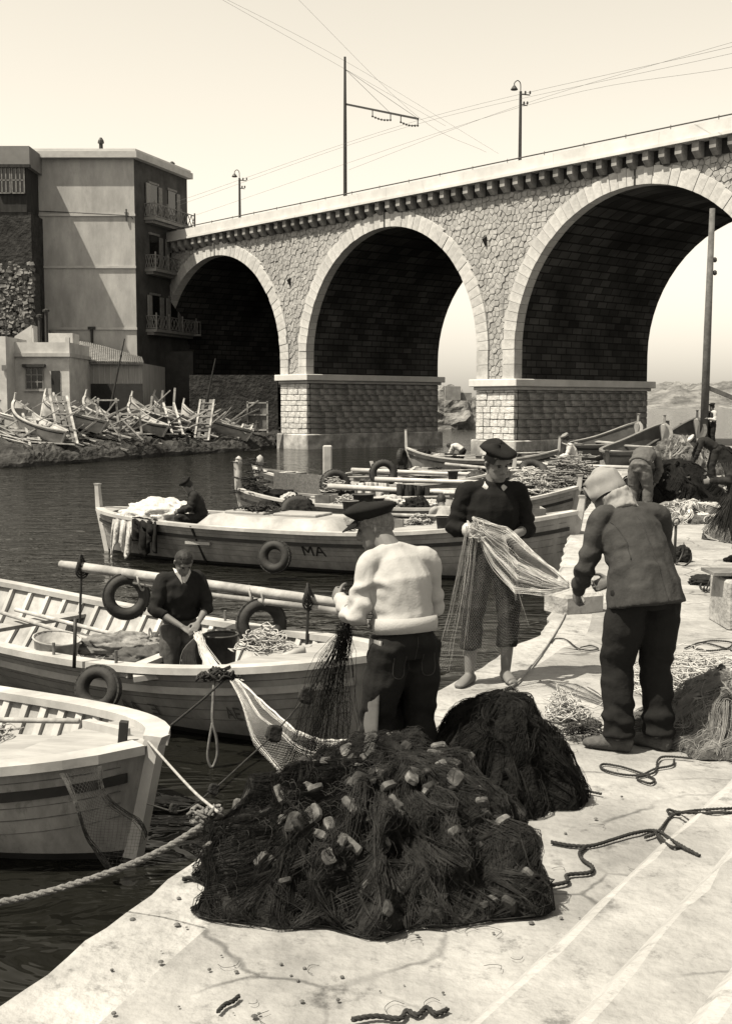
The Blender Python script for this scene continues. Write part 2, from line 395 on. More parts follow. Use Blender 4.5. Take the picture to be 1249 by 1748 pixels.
# ================================================================ the viaduct
VO = V(-4.45, 74.0, 0); VA = math.atan2(-.7507, .6607)
via = empty('viaduct', VO, VA, 'three arched pale stone railway viaduct crossing the harbour mouth', 'viaduct')
RAD, ZC, WID, TOPZ = 7.2, 4.85, 11.3, 13.42
PIERS = [(-17, 3.9), (0, 3.9), (17, 3.34), (34, 3.34)]; CEN = [-8.5, 8.5, 25.5]; PW = 1.3
def vw(x, y, z): return VO + rotz(VA) @ V(x, y, z)
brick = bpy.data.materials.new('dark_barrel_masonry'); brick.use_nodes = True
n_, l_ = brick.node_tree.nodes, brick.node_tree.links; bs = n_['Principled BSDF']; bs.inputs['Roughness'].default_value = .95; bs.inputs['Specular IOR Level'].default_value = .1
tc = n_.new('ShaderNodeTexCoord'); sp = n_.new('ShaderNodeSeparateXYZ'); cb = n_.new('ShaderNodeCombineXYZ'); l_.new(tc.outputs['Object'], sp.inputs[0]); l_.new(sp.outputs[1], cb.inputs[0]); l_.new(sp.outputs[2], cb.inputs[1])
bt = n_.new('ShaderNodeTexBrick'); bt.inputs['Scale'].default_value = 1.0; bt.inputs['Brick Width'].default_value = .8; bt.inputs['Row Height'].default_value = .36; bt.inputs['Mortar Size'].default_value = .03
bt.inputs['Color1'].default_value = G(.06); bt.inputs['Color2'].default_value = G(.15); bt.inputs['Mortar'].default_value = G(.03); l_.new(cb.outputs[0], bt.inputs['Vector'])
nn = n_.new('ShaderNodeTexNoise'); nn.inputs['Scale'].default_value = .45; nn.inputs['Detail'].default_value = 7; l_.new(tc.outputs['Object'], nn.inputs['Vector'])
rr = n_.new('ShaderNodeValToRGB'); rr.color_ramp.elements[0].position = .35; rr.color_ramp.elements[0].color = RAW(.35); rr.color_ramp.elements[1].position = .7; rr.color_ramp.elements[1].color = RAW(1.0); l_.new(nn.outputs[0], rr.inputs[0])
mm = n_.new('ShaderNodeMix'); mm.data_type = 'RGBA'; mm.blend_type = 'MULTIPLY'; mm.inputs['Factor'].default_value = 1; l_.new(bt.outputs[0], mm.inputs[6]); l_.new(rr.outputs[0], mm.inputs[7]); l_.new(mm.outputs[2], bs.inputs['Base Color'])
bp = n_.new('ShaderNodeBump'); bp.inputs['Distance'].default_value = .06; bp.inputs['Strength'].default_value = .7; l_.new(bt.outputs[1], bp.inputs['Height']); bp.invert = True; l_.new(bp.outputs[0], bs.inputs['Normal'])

xs = [-22.0]; zb = {}
NA = 30
for cx in CEN:
    for i in range(NA + 1):
        a = math.pi * (1 - i / NA); x = cx + RAD * math.cos(a); xs.append(x); zb[x] = ZC + RAD * math.sin(a)
xs.append(40.0); xs.sort()
b = MB()
for yy, flip in ((0.0, 0), (WID, 1)):
    for x0, x1 in zip(xs, xs[1:]):
        z0, z1 = zb.get(x0, -1), zb.get(x1, -1)
        if x1 - x0 > 2.0: z0 = z1 = -1.5          # a pier
        qd = [(x0, yy, z0), (x1, yy, z1), (x1, yy, TOPZ), (x0, yy, TOPZ)]
        b.add(qd, [(0, 1, 2, 3) if not flip else (3, 2, 1, 0)], 0)
for cx in CEN:
    pr = [(cx - RAD, -1.5)] + [(cx + RAD * math.cos(math.pi * (1 - i / NA)), ZC + RAD * math.sin(math.pi * (1 - i / NA))) for i in range(NA + 1)] + [(cx + RAD, -1.5)]
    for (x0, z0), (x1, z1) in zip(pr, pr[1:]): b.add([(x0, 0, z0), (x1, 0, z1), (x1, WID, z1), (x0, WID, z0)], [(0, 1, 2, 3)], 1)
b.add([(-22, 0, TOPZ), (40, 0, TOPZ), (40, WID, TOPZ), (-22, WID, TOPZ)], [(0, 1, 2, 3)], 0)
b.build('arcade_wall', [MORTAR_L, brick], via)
# voussoirs, sharing three meshes
VOU = []
NV = 50
for k in range(3):
    m = MB(); a = math.pi / NV / 2 - .0012; r0 = RAD - .015; r1 = RAD + (.80, .86, .74)[k]
    pts = []
    for y in (-.15 - .012 * k, .45):
        for r, s_ in ((r0, -1), (r0, 1), (r1, 1), (r1, -1)): pts.append((r * math.sin(a * s_), y, r * math.cos(a * s_)))
    m.add(pts, [(0, 1, 2, 3), (7, 6, 5, 4), (0, 4, 5, 1), (1, 5, 6, 2), (2, 6, 7, 3), (3, 7, 4, 0)])
    oo = m.build('voussoir', STONE_W, via); VOU.append(oo.data); bpy.data.objects.remove(oo)
for cx in CEN:
    for i in range(NV):
        a = -math.pi / 2 + (i + .5) * math.pi / NV
        o = inst('voussoir', VOU[rnd.choice((0, 0, 1, 2))], via, (cx, rnd.uniform(-.008, .008), ZC), (0, a, 0))
    for sx in (-1, 1):
        for j in range(2):
            zi = PIERS[CEN.index(cx) + (1 if sx > 0 else 0)][1]; h = (ZC - zi) / 2
            m = MB(); m.box((cx + sx * (RAD - .015 + .4), .15, zi + h * (j + .5)), (.8, .6, h - .02)); m.build('voussoir', STONE_W, via)
    m = MB(); m.box((cx, -.16, ZC + RAD + .42), (.06, .1, .9)).build('keystone_joint', MORTAR, via)
# rubble of the spandrels: irregular polygons
def clip(poly, px, pz, nx, nzz):
    out = []
    for i in range(len(poly)):
        a, c = poly[i], poly[(i + 1) % len(poly)]
        da = (a[0] - px) * nx + (a[1] - pz) * nzz; dc = (c[0] - px) * nx + (c[1] - pz) * nzz
        if da <= 0: out.append(a)
        if (da < 0 < dc) or (dc < 0 < da):
            t = da / (da - dc); out.append((a[0] + (c[0] - a[0]) * t, a[1] + (c[1] - a[1]) * t))
    return out
S = .31; cells = {}
ix0, ix1, iz0, iz1 = int(-15 / S), int(36 / S), int(3 / S), 48
for i in range(ix0, ix1 + 1):
    for j in range(iz0, iz1 + 1):
        cells[i, j] = ((i + .5 * (j % 2) + rnd.uniform(-.36, .36)) * S, (j + rnd.uniform(-.36, .36)) * S * .9)
def ringdist(x, z):
    best = 1e9; bc = 0
    for cx in CEN:
        if z >= ZC: dd = math.hypot(x - cx, z - ZC)
        else: dd = abs(x - cx)
        if dd < best: best, bc = dd, cx
    return best, bc
stones = []
for (i, j), (x, z) in cells.items():
    if z > 12.75 or z < 3.2: continue
    if ringdist(x, z)[0] < RAD + .55: continue
    poly = [(x - 1, z - 1), (x + 1, z - 1), (x + 1, z + 1), (x - 1, z + 1)]
    for di in (-2, -1, 0, 1, 2):
        for dj in (-2, -1, 0, 1, 2):
            o = cells.get((i + di, j + dj))
            if (di or dj) and o:
                poly = clip(poly, (x + o[0]) / 2, (z + o[1]) / 2, o[0] - x, o[1] - z)
    if len(poly) > 2: stones.append((x, z, poly))
stones.sort(key=lambda s_: -s_[0])
rest = MB(); made = 0
for x, z, poly in stones:
    d0 = rnd.uniform(.025, .075); k0 = rnd.uniform(.80, .92); n = len(poly)
    vs_ = [(x + (px - x) * .96, .03, z + (pz - z) * .96) for px, pz in poly] + [(x + (px - x) * k0, -d0 + rnd.uniform(-.012, .012), z + (pz - z) * k0) for px, pz in poly]
    fs = [tuple(range(n, 2 * n))] + [(a, (a + 1) % n, n + (a + 1) % n, n + a) for a in range(n)]
    wx = vw(x, 0, z); on = wx.x / wx.y < .33
    if on and made < 300: MB().add(vs_, fs).build('rubble_stone', RUBBLE, via); made += 1
    else: rest.add(vs_, fs)
tag(rest.build('rubble_facing', RUBBLE, via), kind='stuff')
# piers: plinth, ashlar blocks, impost
BL = []
ASHLAR_LIT = M('sunlit_ashlar', 1.0, .22, 2.5, .7, .95, .15, stain=.35, stain_scale=.6, dist=.05, objrand=.15)  # paler copy for the pier fronts, sunlight put into its colour
for k in range(8):
    m = MB(); m.box((0, 0, 0), (1, 1, 1))
    for p in m.v: p *= 1
    m.v = [V(p.x + rnd.uniform(-.03, .03), p.y + rnd.uniform(-.03, .03), p.z + rnd.uniform(-.05, .05)) for p in m.v]
    o = m.build('ashlar_block', ASHLAR if k < 4 else ASHLAR_LIT, via, bevel=.05); BL.append(o)
    dg = bpy.context.evaluated_depsgraph_get(); BL[-1] = bpy.data.meshes.new_from_object(o.evaluated_get(dg)); bpy.data.objects.remove(o)
for pi, (cx, zi) in enumerate(PIERS):
    MB().box((cx, WID / 2, -.55), (PW * 2 + .55, WID + .6, 1.5)).jitter(.03, .8).build('plinth', M('plinth_stone', .75, .3, 1.2, .5, .9, .2, stain=.5, stain_scale=.6), via, bevel=.06)
    MB().box((cx, WID / 2, zi - .19), (PW * 2 + .72, WID + .76, .38)).build('impost', COPING, via, bevel=.03)
    MB().box((cx, WID / 2, zi - .47), (PW * 2 + .36, WID + .40, .18)).build('impost_moulding', STONE_W, via, bevel=.03)
    if pi in (1, 2):
        z = .21
        while z < zi - .6:
            h = min(rnd.uniform(.30, .42), zi - .56 - z)
            x = -PW - .04
            while x < PW:                                       # front face
                w = rnd.uniform(.45, .85); w = PW + .04 - x if PW + .04 - x - w < .3 else w
                inst('ashlar_block', rnd.choice(BL[4:]), via, (cx + x + w / 2, .0, z + h / 2), (0, rnd.choice((0, math.pi)), 0), (w - .035, .26 + rnd.uniform(-.03, .05), h - .035)); x += w
            y = .18
            while y < WID:                                      # the side that faces the light water
                w = rnd.uniform(.6, 1.15); w = WID - y if WID - y - w < .4 else w
                inst('ashlar_block', rnd.choice(BL[:4]), via, (cx + PW, y + w / 2, z + h / 2), (0, 0, 0), (.14 + rnd.uniform(-.02, .03), w - .035, h - .03)); y += w
            z += h
# cornice, corbels, parapet, rail
MB().box((9, -.30, TOPZ + .06), (62, .70, .13)).build('cornice', COPING, via)
MB().box((9, -.02, TOPZ - .33), (62, .05, .66)).build('shade_strip', M('painted_shade', .04, .4, 3, .4), via)  # dark strip painting the overhang's shadow on the wall behind the corbels
MB().box((9, WID + .27, TOPZ + .06), (62, .62, .13)).build('cornice', COPING, via)
cm = MB(); cm.add([(-.16, .02, 0), (.16, .02, 0), (.16, -.22, .0), (-.16, -.22, .0), (-.16, .02, .68), (.16, .02, .68), (.16, -.50, .68), (-.16, -.50, .68), (.16, -.50, .26), (-.16, -.50, .26)],
    [(0, 3, 2, 1), (3, 9, 8, 2), (9, 7, 6, 8), (4, 5, 6, 7), (0, 4, 7, 9, 3), (1, 2, 8, 6, 5)])
co = cm.build('corbel', CORBEL, via); cme = co.data; bpy.data.objects.remove(co)
x = -15.0
while x < 36:
    inst('corbel', cme, via, (x, 0, TOPZ - .69), (0, 0, 0), (rnd.uniform(.9, 1.1), 1, 1)); x += .86
for yy, nm in ((-.36, 'parapet'), (WID + .36, 'parapet')):
    x = -21
    while x < 39: MB().box((x + 3, yy, TOPZ + .41), (5.99, .3, .56)).build(nm, COPING, via); x += 6
rl = MB(); rl.tube([(-21, -.36, TOPZ + .84), (39, -.36, TOPZ + .84)], .035, 5)
x = -20.5
while x < 39: rl.tube([(x, -.36, TOPZ + .68), (x, -.36, TOPZ + .92)], .02, 4); x += 2.4
rl.build('handrail', IRON, via)
sp_ = MB(); sp_.beam((-.35, -.2, 9.6), (-.35, .1, 9.8), .10, .4, 0).build('drain_spout', IRON, via)
sp_ = MB(); sp_.beam((16.2, -.2, 10.4), (16.2, .1, 10.6), .1, .4, 0).build('drain_spout', IRON, via)
# wall that closes the left arch
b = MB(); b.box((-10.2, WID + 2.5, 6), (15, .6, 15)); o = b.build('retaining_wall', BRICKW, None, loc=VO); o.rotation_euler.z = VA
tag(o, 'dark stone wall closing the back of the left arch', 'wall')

# masts, lamps and overhead wires on the deck
def on_deck(px, ly):
    best = None
    for k in range(-2000, 4000):
        w = vw(k / 100, ly, 14)
        zc = w.y * _c - (w.z - CAM_H) * _s; e = abs(624.5 + FPX * w.x / zc - px)
        if best is None or e < best[0]: best = (e, w)
    return best[1]
mp = on_deck(589, 5.0); top = PY(589, 97, mp.y).z
mast = empty('catenary_mast', V(mp.x, mp.y, TOPZ), 0, 'tall dark tramway mast with one long arm standing above the middle arch', 'mast')
hm = top - TOPZ
MB().tube([(0, 0, 0), (0, 0, hm * .6), (0, 0, hm)], [.13, .11, .075], 8).build('pole', IRON, mast)
arm_end = PY(714, 203, mp.y - 2.6) - mast.location; arm_st = PY(591, 178, mp.y) - mast.location
MB().beam(arm_st, arm_end, .1, .12).build('arm', IRON, mast)
for ta, tb in ((.37, .62), (.76, .99)):
    a = arm_st.lerp(arm_end, ta); c = arm_st.lerp(arm_end, tb); m = MB(); dz = V(0, 0, -.42)
    m.tube([a, a + dz], .035, 5); m.tube([c, c + dz], .035, 5); m.tube([a + dz, a.lerp(c, .5) + dz * 1.25, c + dz], .03, 5)
    for k in range(7):
        p_ = a.lerp(c, k / 6) + dz * (1 + .22 * math.sin(math.pi * k / 6)); m.lathe([(.02, -.07), (.065, -.03), (.065, .03), (.02, .07)], 6, p_)
    m.build('insulator_hanger', IRON, mast)
for t_, e_ in ((.93, 1.0), (.93, .62)):
    MB().tube([V(0, 0, hm * t_), arm_st.lerp(arm_end, e_)], .012, 4).build('stay_wire', IRON, mast)
for px, ty, by, lab in ((410, 290, 366, 'small street lamp post on the bridge near the apartment house'), (886, 142, 258, 'street lamp post with curled neck on the bridge right of the tall mast')):
    p = on_deck(px, 8.0); tz = PY(px, ty + 14, p.y).z - TOPZ
    lp = empty('street_lamp', V(p.x, p.y, TOPZ), 0, lab, 'street lamp', 'lamp posts on the viaduct')
    MB().tube([(0, 0, 0), (0, 0, tz)], [.12, .08], 7).build('pole', IRON, lp)
    MB().tube(catmull([(0, 0, tz), (-.02, 0, tz + .45), (-.18, 0, tz + .62), (-.36, 0, tz + .5), (-.38, 0, tz + .32)], 4), .03, 5).build('neck', IRON, lp)
    MB().lathe([(.03, .3), (.09, .24), (.22, .06), (.2, .02), (.02, 0)], 9, (-.38, 0, tz + .06)).build('lamp_shade', IRON, lp)
    for dz, w in ((-.15, .55), (-.75, .4)):
        m = MB(); m.beam((-.05, 0, tz + dz), (w, 0, tz + dz - .06), .05, .06)
        for k in (.5, 1): m.lathe([(.03, 0), (.06, .04), (.05, .16), (.02, .18)], 6, (w * k, 0, tz + dz))
        m.build('crossarm', IRON, lp)
WIRE = M('thin_grey_wire', .12, .1, 3, 0, .6)
wires = [((300, 345), (715, 205), (1290, 70), 72, 70, 47), ((300, 352), (700, 215), (1290, 82), 78, 72, 50), ((320, 372), (880, 185), (1290, 108), 86, 66, 49), ((345, -20), (589, 118), (760, 215), 60, 72, 82), ((480, -30), (714, 200), (830, 260), 55, 68, 80), ((330, -30), (590, 105), (850, 262), 62, 73, 90), ((595, 290), (886, 180), (1290, 60), 74, 67, 55)]
for i, (a, m_, c, ya, ym, yc) in enumerate(wires):
    A, Bm, C = PY(*a, ya), PY(*m_, ym), PY(*c, yc)
    o = MB().tube(catmull([A, Bm, C], 8), .007, 4).build('overhead_wire', WIRE)
    tag(o, 'thin overhead wire ' + ('rising from the apartment roof past the mast arm', 'just under the uppermost wire that passes the mast arm', 'low over the bridge from the small lamp post to the right edge', 'slanting down from the mast top to beyond its arm', 'slanting steeply down through the end of the mast arm', 'slanting from the top edge through the mast top to the bridge', 'rising from the tall mast to the curled lamp post and right')[i], 'wire', 'overhead wires')
# ================================================================ buildings on the left
# ---- apartment house
AY = 80.0
A0 = PY(60, 470, AY); A1 = PY(232, 470, AY); zt = PY(229, 271, AY).z
X0, X1 = A0.x - 1.2, A1.x; far = V(X1 + 2.45, AY + 7.2, 0)
apt = empty('apartment_house', V(X1, AY, 0), 0, 'tall plastered apartment house with three balconies beside the viaduct', 'house')
def L_(p): return Vector(p) - apt.location
side = (far - V(X1, AY, 0)).normalized(); sno = V(side.y, -side.x, 0); SL = (far - V(X1, AY, 0)).length
foot = [(X0 - X1, 0), (0, 0), (far.x - X1, 7.2), (X0 - X1, 10)]
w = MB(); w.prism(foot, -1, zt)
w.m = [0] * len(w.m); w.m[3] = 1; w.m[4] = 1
w.build('wall', [PLASTER, PLASTER_SHADE], apt)
def grow(k): return [(X0 - X1 - .1, -k), (k * .6, -k), (far.x - X1 + k, 7.2), (X0 - X1 - .1, 10)]
MB().prism(grow(.45), zt, zt + .42).build('cornice', TRIM, apt)
MB().prism(grow(.3), zt + .42, zt + .6).build('roof', COPING, apt)
SC = [PY(140, y, AY).z for y in (367, 456, 561)]
for z in SC: MB().box(((X0 - X1) / 2 + .02, -.04, z), (-(X0 - X1) + .05, .1, .16)).build('string_course', TRIM, apt)
MB().tube(catmull([L_(PY(60, 360, AY - .08)), L_(PY(150, 364, AY - .08)), L_(PY(216, 368, AY - .08)), L_(PY(228, 374, AY - .08))], 6), .025, 4).build('cable', IRON, apt)
m = MB(); c = L_(PY(216, 366, AY - .1)); m.beam(c + V(0, 0, -.45), c + V(0, 0, .35), .08, .08); m.beam(c + V(-.12, 0, .1), c + V(.12, 0, .1), .05, .05); m.build('cable_bracket', IRON, apt)
m = MB(); c = L_(PY(157, 560, AY - .12)); m.box(c, (.5, .2, .18)); m.tube([c, c + V(0, 0, -1.0)], .09, 6); m.build('hopper_pipe', IRON, apt)
for px, py, h in ((173, 262, 1.05), (222, 262, .3), (294, 288, .5)):
    c = L_(PY(px, py, AY + 1.6 if px < 250 else AY + 5.5)); m = MB(); m.lathe([(.15, -.3), (.13, h * .6), (.22, h * .65), (.2, h * .8), (.08, h)], 8, c); m.build('chimney_pot', IRON, apt)
BAL = M('balcony_iron', .30, .3, 5, .2, .8)
for zi, z in enumerate(SC):
    def S3(a, o, h): return side * a + sno * o + V(0, 0, h)
    bal = MB(); ang = Matrix((side, sno, V(0, 0, 1))).transposed()
    bal.box(S3(4.25, .42, z - .05), (6.0, .84, .2), ang); bal.box(S3(4.25, .3, z - .24), (5.8, .55, .18), ang)
    bo = bal.build('balcony', M('balcony_slab', .34, .25, 2, .3), apt)
    rail = MB()
    for a0, a1, o0, o1 in ((1.3, 1.3, .02, .8), (1.3, 3.1, .8, .8), (3.1, 5.1, .8, .8), (5.1, 7.2, .8, .8)):
        for h in (.12, .95): rail.beam(S3(a0, o0, z + h), S3(a1, o1, z + h), .06, .06)
        rail.beam(S3(a1, o1, z), S3(a1, o1, z + 1.15), .1, .1)
        n = 4
        for k in range(n):
            p, q_ = k / n, (k + 1) / n
            rail.beam(S3(lerp(a0, a1, p), lerp(o0, o1, p), z + .14), S3(lerp(a0, a1, q_), lerp(o0, o1, q_), z + .92), .04, .04)
            rail.beam(S3(lerp(a0, a1, p), lerp(o0, o1, p), z + .92), S3(lerp(a0, a1, q_), lerp(o0, o1, q_), z + .14), .04, .04)
    rail.build('railing', BAL, bo)
    for k, a in enumerate((2.55, 5.2)):
        dw = MB().box(S3(a, .01, z + 1.25), (1.15, .1, 2.3), ang).build('balcony_door', GLASS, apt)
        MB().box(S3(a, .05, z + 2.5), (1.4, .1, .14), ang).build('lintel', SHUTTER, dw)
        if (zi + k) % 3 != 1 or zi == 2:
            MB().box(S3(a - .88, .12, z + 1.25), (.55, .07, 2.25), ang).build('shutter', SHUTTER if k else M('pale_shutter', .42, .2, 5, .3), dw)
        MB().box(S3(a + .86, .1, z + 1.25), (.5, .06, 2.2), ang).build('shutter', SHUTTER, dw)
# ---- building on the far left, projecting forward
BY = 77.1
lb = empty('corner_house', V(PY(54, 400, BY).x, BY, 0), 0, 'dark corner house at the left edge with timber gallery windows', 'house')
def LB(px, py, Y=BY): return PY(px, py, Y) - lb.location
xr = 0.0; zt2 = LB(40, 249).z; zg = LB(30, 284).z; zw = LB(30, 362).z
MB().box((-6, 6, (zt2 + zg) / 2), (12, 12, zt2 - zg)).build('upper_wall', M('grey_upper_plaster', .3, .2, 1, .3), lb)
MB().box((-6.12, 6, (zg + zw) / 2), (11.7, 11.9, zg - zw)).build('timber_gallery', WOOD_D, lb)
MB().box((-6, 6, (zw - 1) / 2), (11.94, 11.8, zw + 1)).build('lower_wall', BRICKW, lb)
MB().box((-6, -.06, zg), (12.1, .3, .2)).build('gallery_sill', WOOD_D, lb)
for px in (8, 32):
    a, c = LB(px - 11, 286), LB(px + 11, 330); f = MB(); ce = (a + c) / 2; ce.y = .03
    wn_ = MB().box(ce, (c.x - a.x, .16, a.z - c.z)).build('window', GLASS, lb)
    f = MB()
    for k in range(4): x_ = lerp(a.x, c.x, k / 3); f.beam((x_, -.08, c.z), (x_, -.08, a.z), .07, .07)
    for k in range(3): z_ = lerp(c.z, a.z, k / 2); f.beam((a.x, -.08, z_), (c.x, -.08, z_), .07, .07)
    f.build('frame', SHUTTER, wn_)
# rough hillside masonry below it
hw = MB()
for k in range(900):
    px, py = rnd.uniform(-20, 57), rnd.uniform(468, 575) + rnd.uniform(-20, 6)
    c = PY(px, py, 75.6 + rnd.uniform(-.1, .2)); r = rnd.uniform(.06, .15)
    i0 = len(hw.v); hw.box(c, (r * 2.2, r * 1.4, r * 1.5), rotx(rnd.uniform(-.4, .4)) @ roty(rnd.uniform(-.4, .4)) @ rotz(rnd.uniform(-.5, .5)), taper=.8)
hb = MB(); a, c = PY(-30, 610, 75.9), PY(58, 478, 75.9); hb.box(((a.x + c.x) / 2, 76.6, (a.z + c.z) / 2 - 1), (c.x - a.x, 1.4, c.z - a.z + 3)).jitter(.08, 1)
ho = hb.build('rubble_wall', MORTAR, None); tag(ho, 'rough rubble retaining wall under the dark corner house', 'wall')
so_ = hw.jitter(.04, 3).build('stones', M('rubble_grey', .24, .5, 2, .5, objrand=0), ho); tag(so_, kind='stuff')
# ---- low wall and passage behind the bank under the left arch
lw = MB(); a, c = PY(246, 600, 83.5), PY(330, 660, 83.5)
lw.box(((a.x + c.x) / 2, 84.2, (a.z) / 2), (c.x - a.x, 1.2, a.z)).jitter(.05, .6)
o = lw.build('low_wall', M('sooty_wall', .07, .4, 1, .5, stain=.4), None); tag(o, 'sooty low wall at the foot of the apartment house', 'wall')
lw = MB(); a, c = PY(322, 640, 80), PY(474, 700, 80)
lw.box(((a.x + c.x) / 2, 80.5, a.z / 2), (c.x - a.x, .8, a.z)).jitter(.06, .6)
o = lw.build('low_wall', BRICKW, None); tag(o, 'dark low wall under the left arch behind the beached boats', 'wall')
bx = MB(); c = L_(PY(329, 565, 86)); 
m = MB(); c = PY(329, 562, 86.5)
m.box(c + V(0, 0, -.45), (1.3, .6, .12))
for k in range(7): m.beam(c + V(-.6 + k * .2, -.28, -.4), c + V(-.6 + k * .2, -.28, .5), .04, .04)
m.beam(c + V(-.62, -.28, .5), c + V(.62, -.28, .5), .06, .06)
o = m.build('iron_balcony', BAL, None); tag(o, 'small iron balcony in the shade of the left arch', 'balcony')

# ---- small whitewashed house with a roof terrace
HY = 66.0
hp = PY(118, 690, HY)
hs = empty('terrace_house', V(PY(15, 690, HY).x, HY, 0), 0, 'small whitewashed house with roof terrace on the far bank', 'house')
def LH(px, py, Y=HY): return PY(px, py, Y) - hs.location
w1 = LH(118, 607).x; zr = LH(60, 609).z
MB().box((w1 / 2, 2.5, zr / 2 - .5), (w1, 5, zr + 1)).build('wall', M('shaded_limewash', .95, .15, 1.2, .3, stain=.3), hs)
MB().box((w1 / 2, 2.4, zr + .1), (w1 + .2, 5.2, .2)).build('terrace_edge', PLASTER, hs)
zp = LH(60, 579).z
pm = MB(); pm.box((w1 / 2, .05, (zr + .5) ), (w1, .15, .6)); pm.box((w1 - .06, 2.5, zr + .5), (.15, 4.8, .6)); 
for x_ in (.06, w1 - .06): pm.box((x_, .05, zr + .62), (.22, .22, .9))
pm.build('terrace_parapet', PLASTER_W, hs)
MB().box((w1 * .62, 4.0, zr + .85), (1.5, 1.6, 1.3)).build('terrace_room', PLASTER_W, hs)
m = MB(); a, c = LH(22, 575, HY + 4), LH(60, 575, HY + 4); m.add([(a.x, 3.4, a.z - 1), (c.x, 3.4, c.z - 1), (c.x, 3.4, LH(52, 556, HY + 4).z), (a.x + .3, 3.4, a.z)], [(0, 1, 2, 3)]); m.add([(p.x, 4.6, p.z) for p in m.v], [(3, 2, 1, 0), ])
m.f += [(0, 3, 7, 4), (2, 1, 5, 6), (3, 2, 6, 7)]; m.m += [0] * 3
m.build('gable', PLASTER_W, hs)
for px, ty in ((68, 541), (79, 532)):
    t = LH(px, ty, HY + 1.2); m = MB(); m.tube([(t.x, 1.2, zr), (t.x, 1.2, t.z)], .1, 7); m.lathe([(.1, -.06), (.2, 0), (.2, .1), (.05, .16)], 8, t); m.build('flue_pipe', IRON, hs)
t = LH(57, 560, HY + .8); MB().tube([(t.x, .8, zr), t], .05, 6).build('washing_post', PLASTER_W, hs)
t = LH(16, 541, HY + 1); MB().tube([(t.x, .4, zr), (t.x, .4, t.z)], .03, 5).build('washing_post', IRON, hs)
a, c = LH(45, 628), LH(75, 664); wn_ = MB().box(((a.x + c.x) / 2, .0, (a.z + c.z) / 2), (c.x - a.x, .12, a.z - c.z)).build('window', GLASS, hs)
f = MB()
for k in range(4): x_ = lerp(a.x, c.x, k / 3); f.beam((x_, -.08, c.z), (x_, -.08, a.z), .06, .06)
for k in range(4): z_ = lerp(c.z, a.z, k / 3); f.beam((a.x, -.08, z_), (c.x, -.08, z_), .05, .05)
f.build('frame', SHUTTER, wn_)
MB().box(((a.x + c.x) / 2, -.12, a.z + .12), (c.x - a.x + .3, .35, .16)).build('window_awning', IRON, hs)
MB().box(((a.x + c.x) / 2, -.08, c.z - .08), (c.x - a.x + .3, .25, .1)).build('window_sill', PLASTER, hs)
a, c = LH(88, 633), LH(104, 692); MB().box(((a.x + c.x) / 2, .0, (a.z + c.z) / 2 - .3), (c.x - a.x, .1, a.z - c.z + .6)).build('door', WOOD_D, hs)
a, c = PY(-40, 574, HY - 1.6), PY(13, 690, HY - 1.6)
o = MB().box(((a.x + c.x) / 2, HY + .4, a.z / 2 - .5), (c.x - a.x, 4, a.z + 1)).build('lean_to', PLASTER_W); tag(o, 'bright limewashed wall at the left edge of the terrace house', 'wall')
c_ = PY(7, 628, HY - 1.68); pl = MB().box(c_, (.22, .05, .3)).build('house_plate', M('plate_grey', .25, .1)); tag(pl, 'small grey plate on the bright wall at left edge', 'plate')

# ---- tiled shed
SY = 71.0
sh = empty('tiled_shed', V(PY(155, 690, SY).x, SY, 0), 0, 'low shed with pale tiled roof in front of the apartment house', 'shed')
def LS(px, py, Y=SY): return PY(px, py, Y) - sh.location
p0, p1, p2 = LS(155, 619), LS(243, 620), LS(121, 607, SY + 4)
m = MB()
m.add([(p0.x, 0, -1), (p1.x, 0, -1), (p1.x, 0, p1.z), (p0.x, 0, p0.z)], [(0, 1, 2, 3)])
m.add([(p2.x, p2.y, -1), (p0.x, 0, -1), (p0.x, 0, p0.z), (p2.x, p2.y, p2.z)], [(0, 1, 2, 3)])
m.add([(p1.x, 0, -1), (p1.x, 8, -1), (p1.x, 8, p1.z), (p1.x, 0, p1.z)], [(0, 1, 2, 3)])
m.build('wall', M('board_grey', .5, .2, 3, .3, stretch=(3, 1, .3)), sh)
zz = LS(200, 655).z; MB().box(((p0.x + p1.x) / 2, -.04, zz / 2 - .5), (p1.x - p0.x, .1, zz + 1)).build('dark_base', M('tarred_base', .04, .3), sh)
for k in range(9):
    x_ = lerp(p0.x, p1.x, (k + .5) / 9); MB().beam((x_, -.02, zz), (x_, -.02, p0.z), .05, .06).build('batten', PLASTER, sh)
a = LS(140, 640, SY + 2); MB().box((a.x, a.y - .1, a.z - .2), (.5, .1, 1.6), rotz(math.atan2(-p2.y, p0.x - p2.x))).build('side_door', SHUTTER, sh)
# roof: ridge against the house, eave in front
ra, rb_, rc, rd, re = LS(84, 566, SY + 8.3), LS(243, 611, SY + 8.3), LS(246, 619, SY - .3), LS(154, 618, SY - .3), LS(119, 605, SY + 3.6)
roof = MB(); roof.add([ra, rb_, rc, rd, re], [(0, 4, 3, 2, 1)]); roof.add([p + V(0, 0, -.12) for p in (ra, rb_, rc, rd, re)], [(0, 1, 2, 3, 4)])
roof.f += [(0, 1, 6, 5), (1, 2, 7, 6), (2, 3, 8, 7), (3, 4, 9, 8), (4, 0, 5, 9)]; roof.m += [0] * 5
ro = roof.build('roof', TILE, sh)
tl = MB()
for i in range(46):
    u = (i + .5) / 46
    top_, bot = ra.lerp(rb_, u), (re.lerp(rd, u * 2.2) if u < .4545 else rd.lerp(rc, (u - .4545) / .5455))
    for j in range(12):
        a, c = top_.lerp(bot, j / 12), top_.lerp(bot, (j + 1.12) / 12)
        tl.tube([a + V(0, 0, .02), c + V(0, 0, .05)], .055, 5)
tag(tl.build('roof_tiles', TILE, ro), kind='stuff')

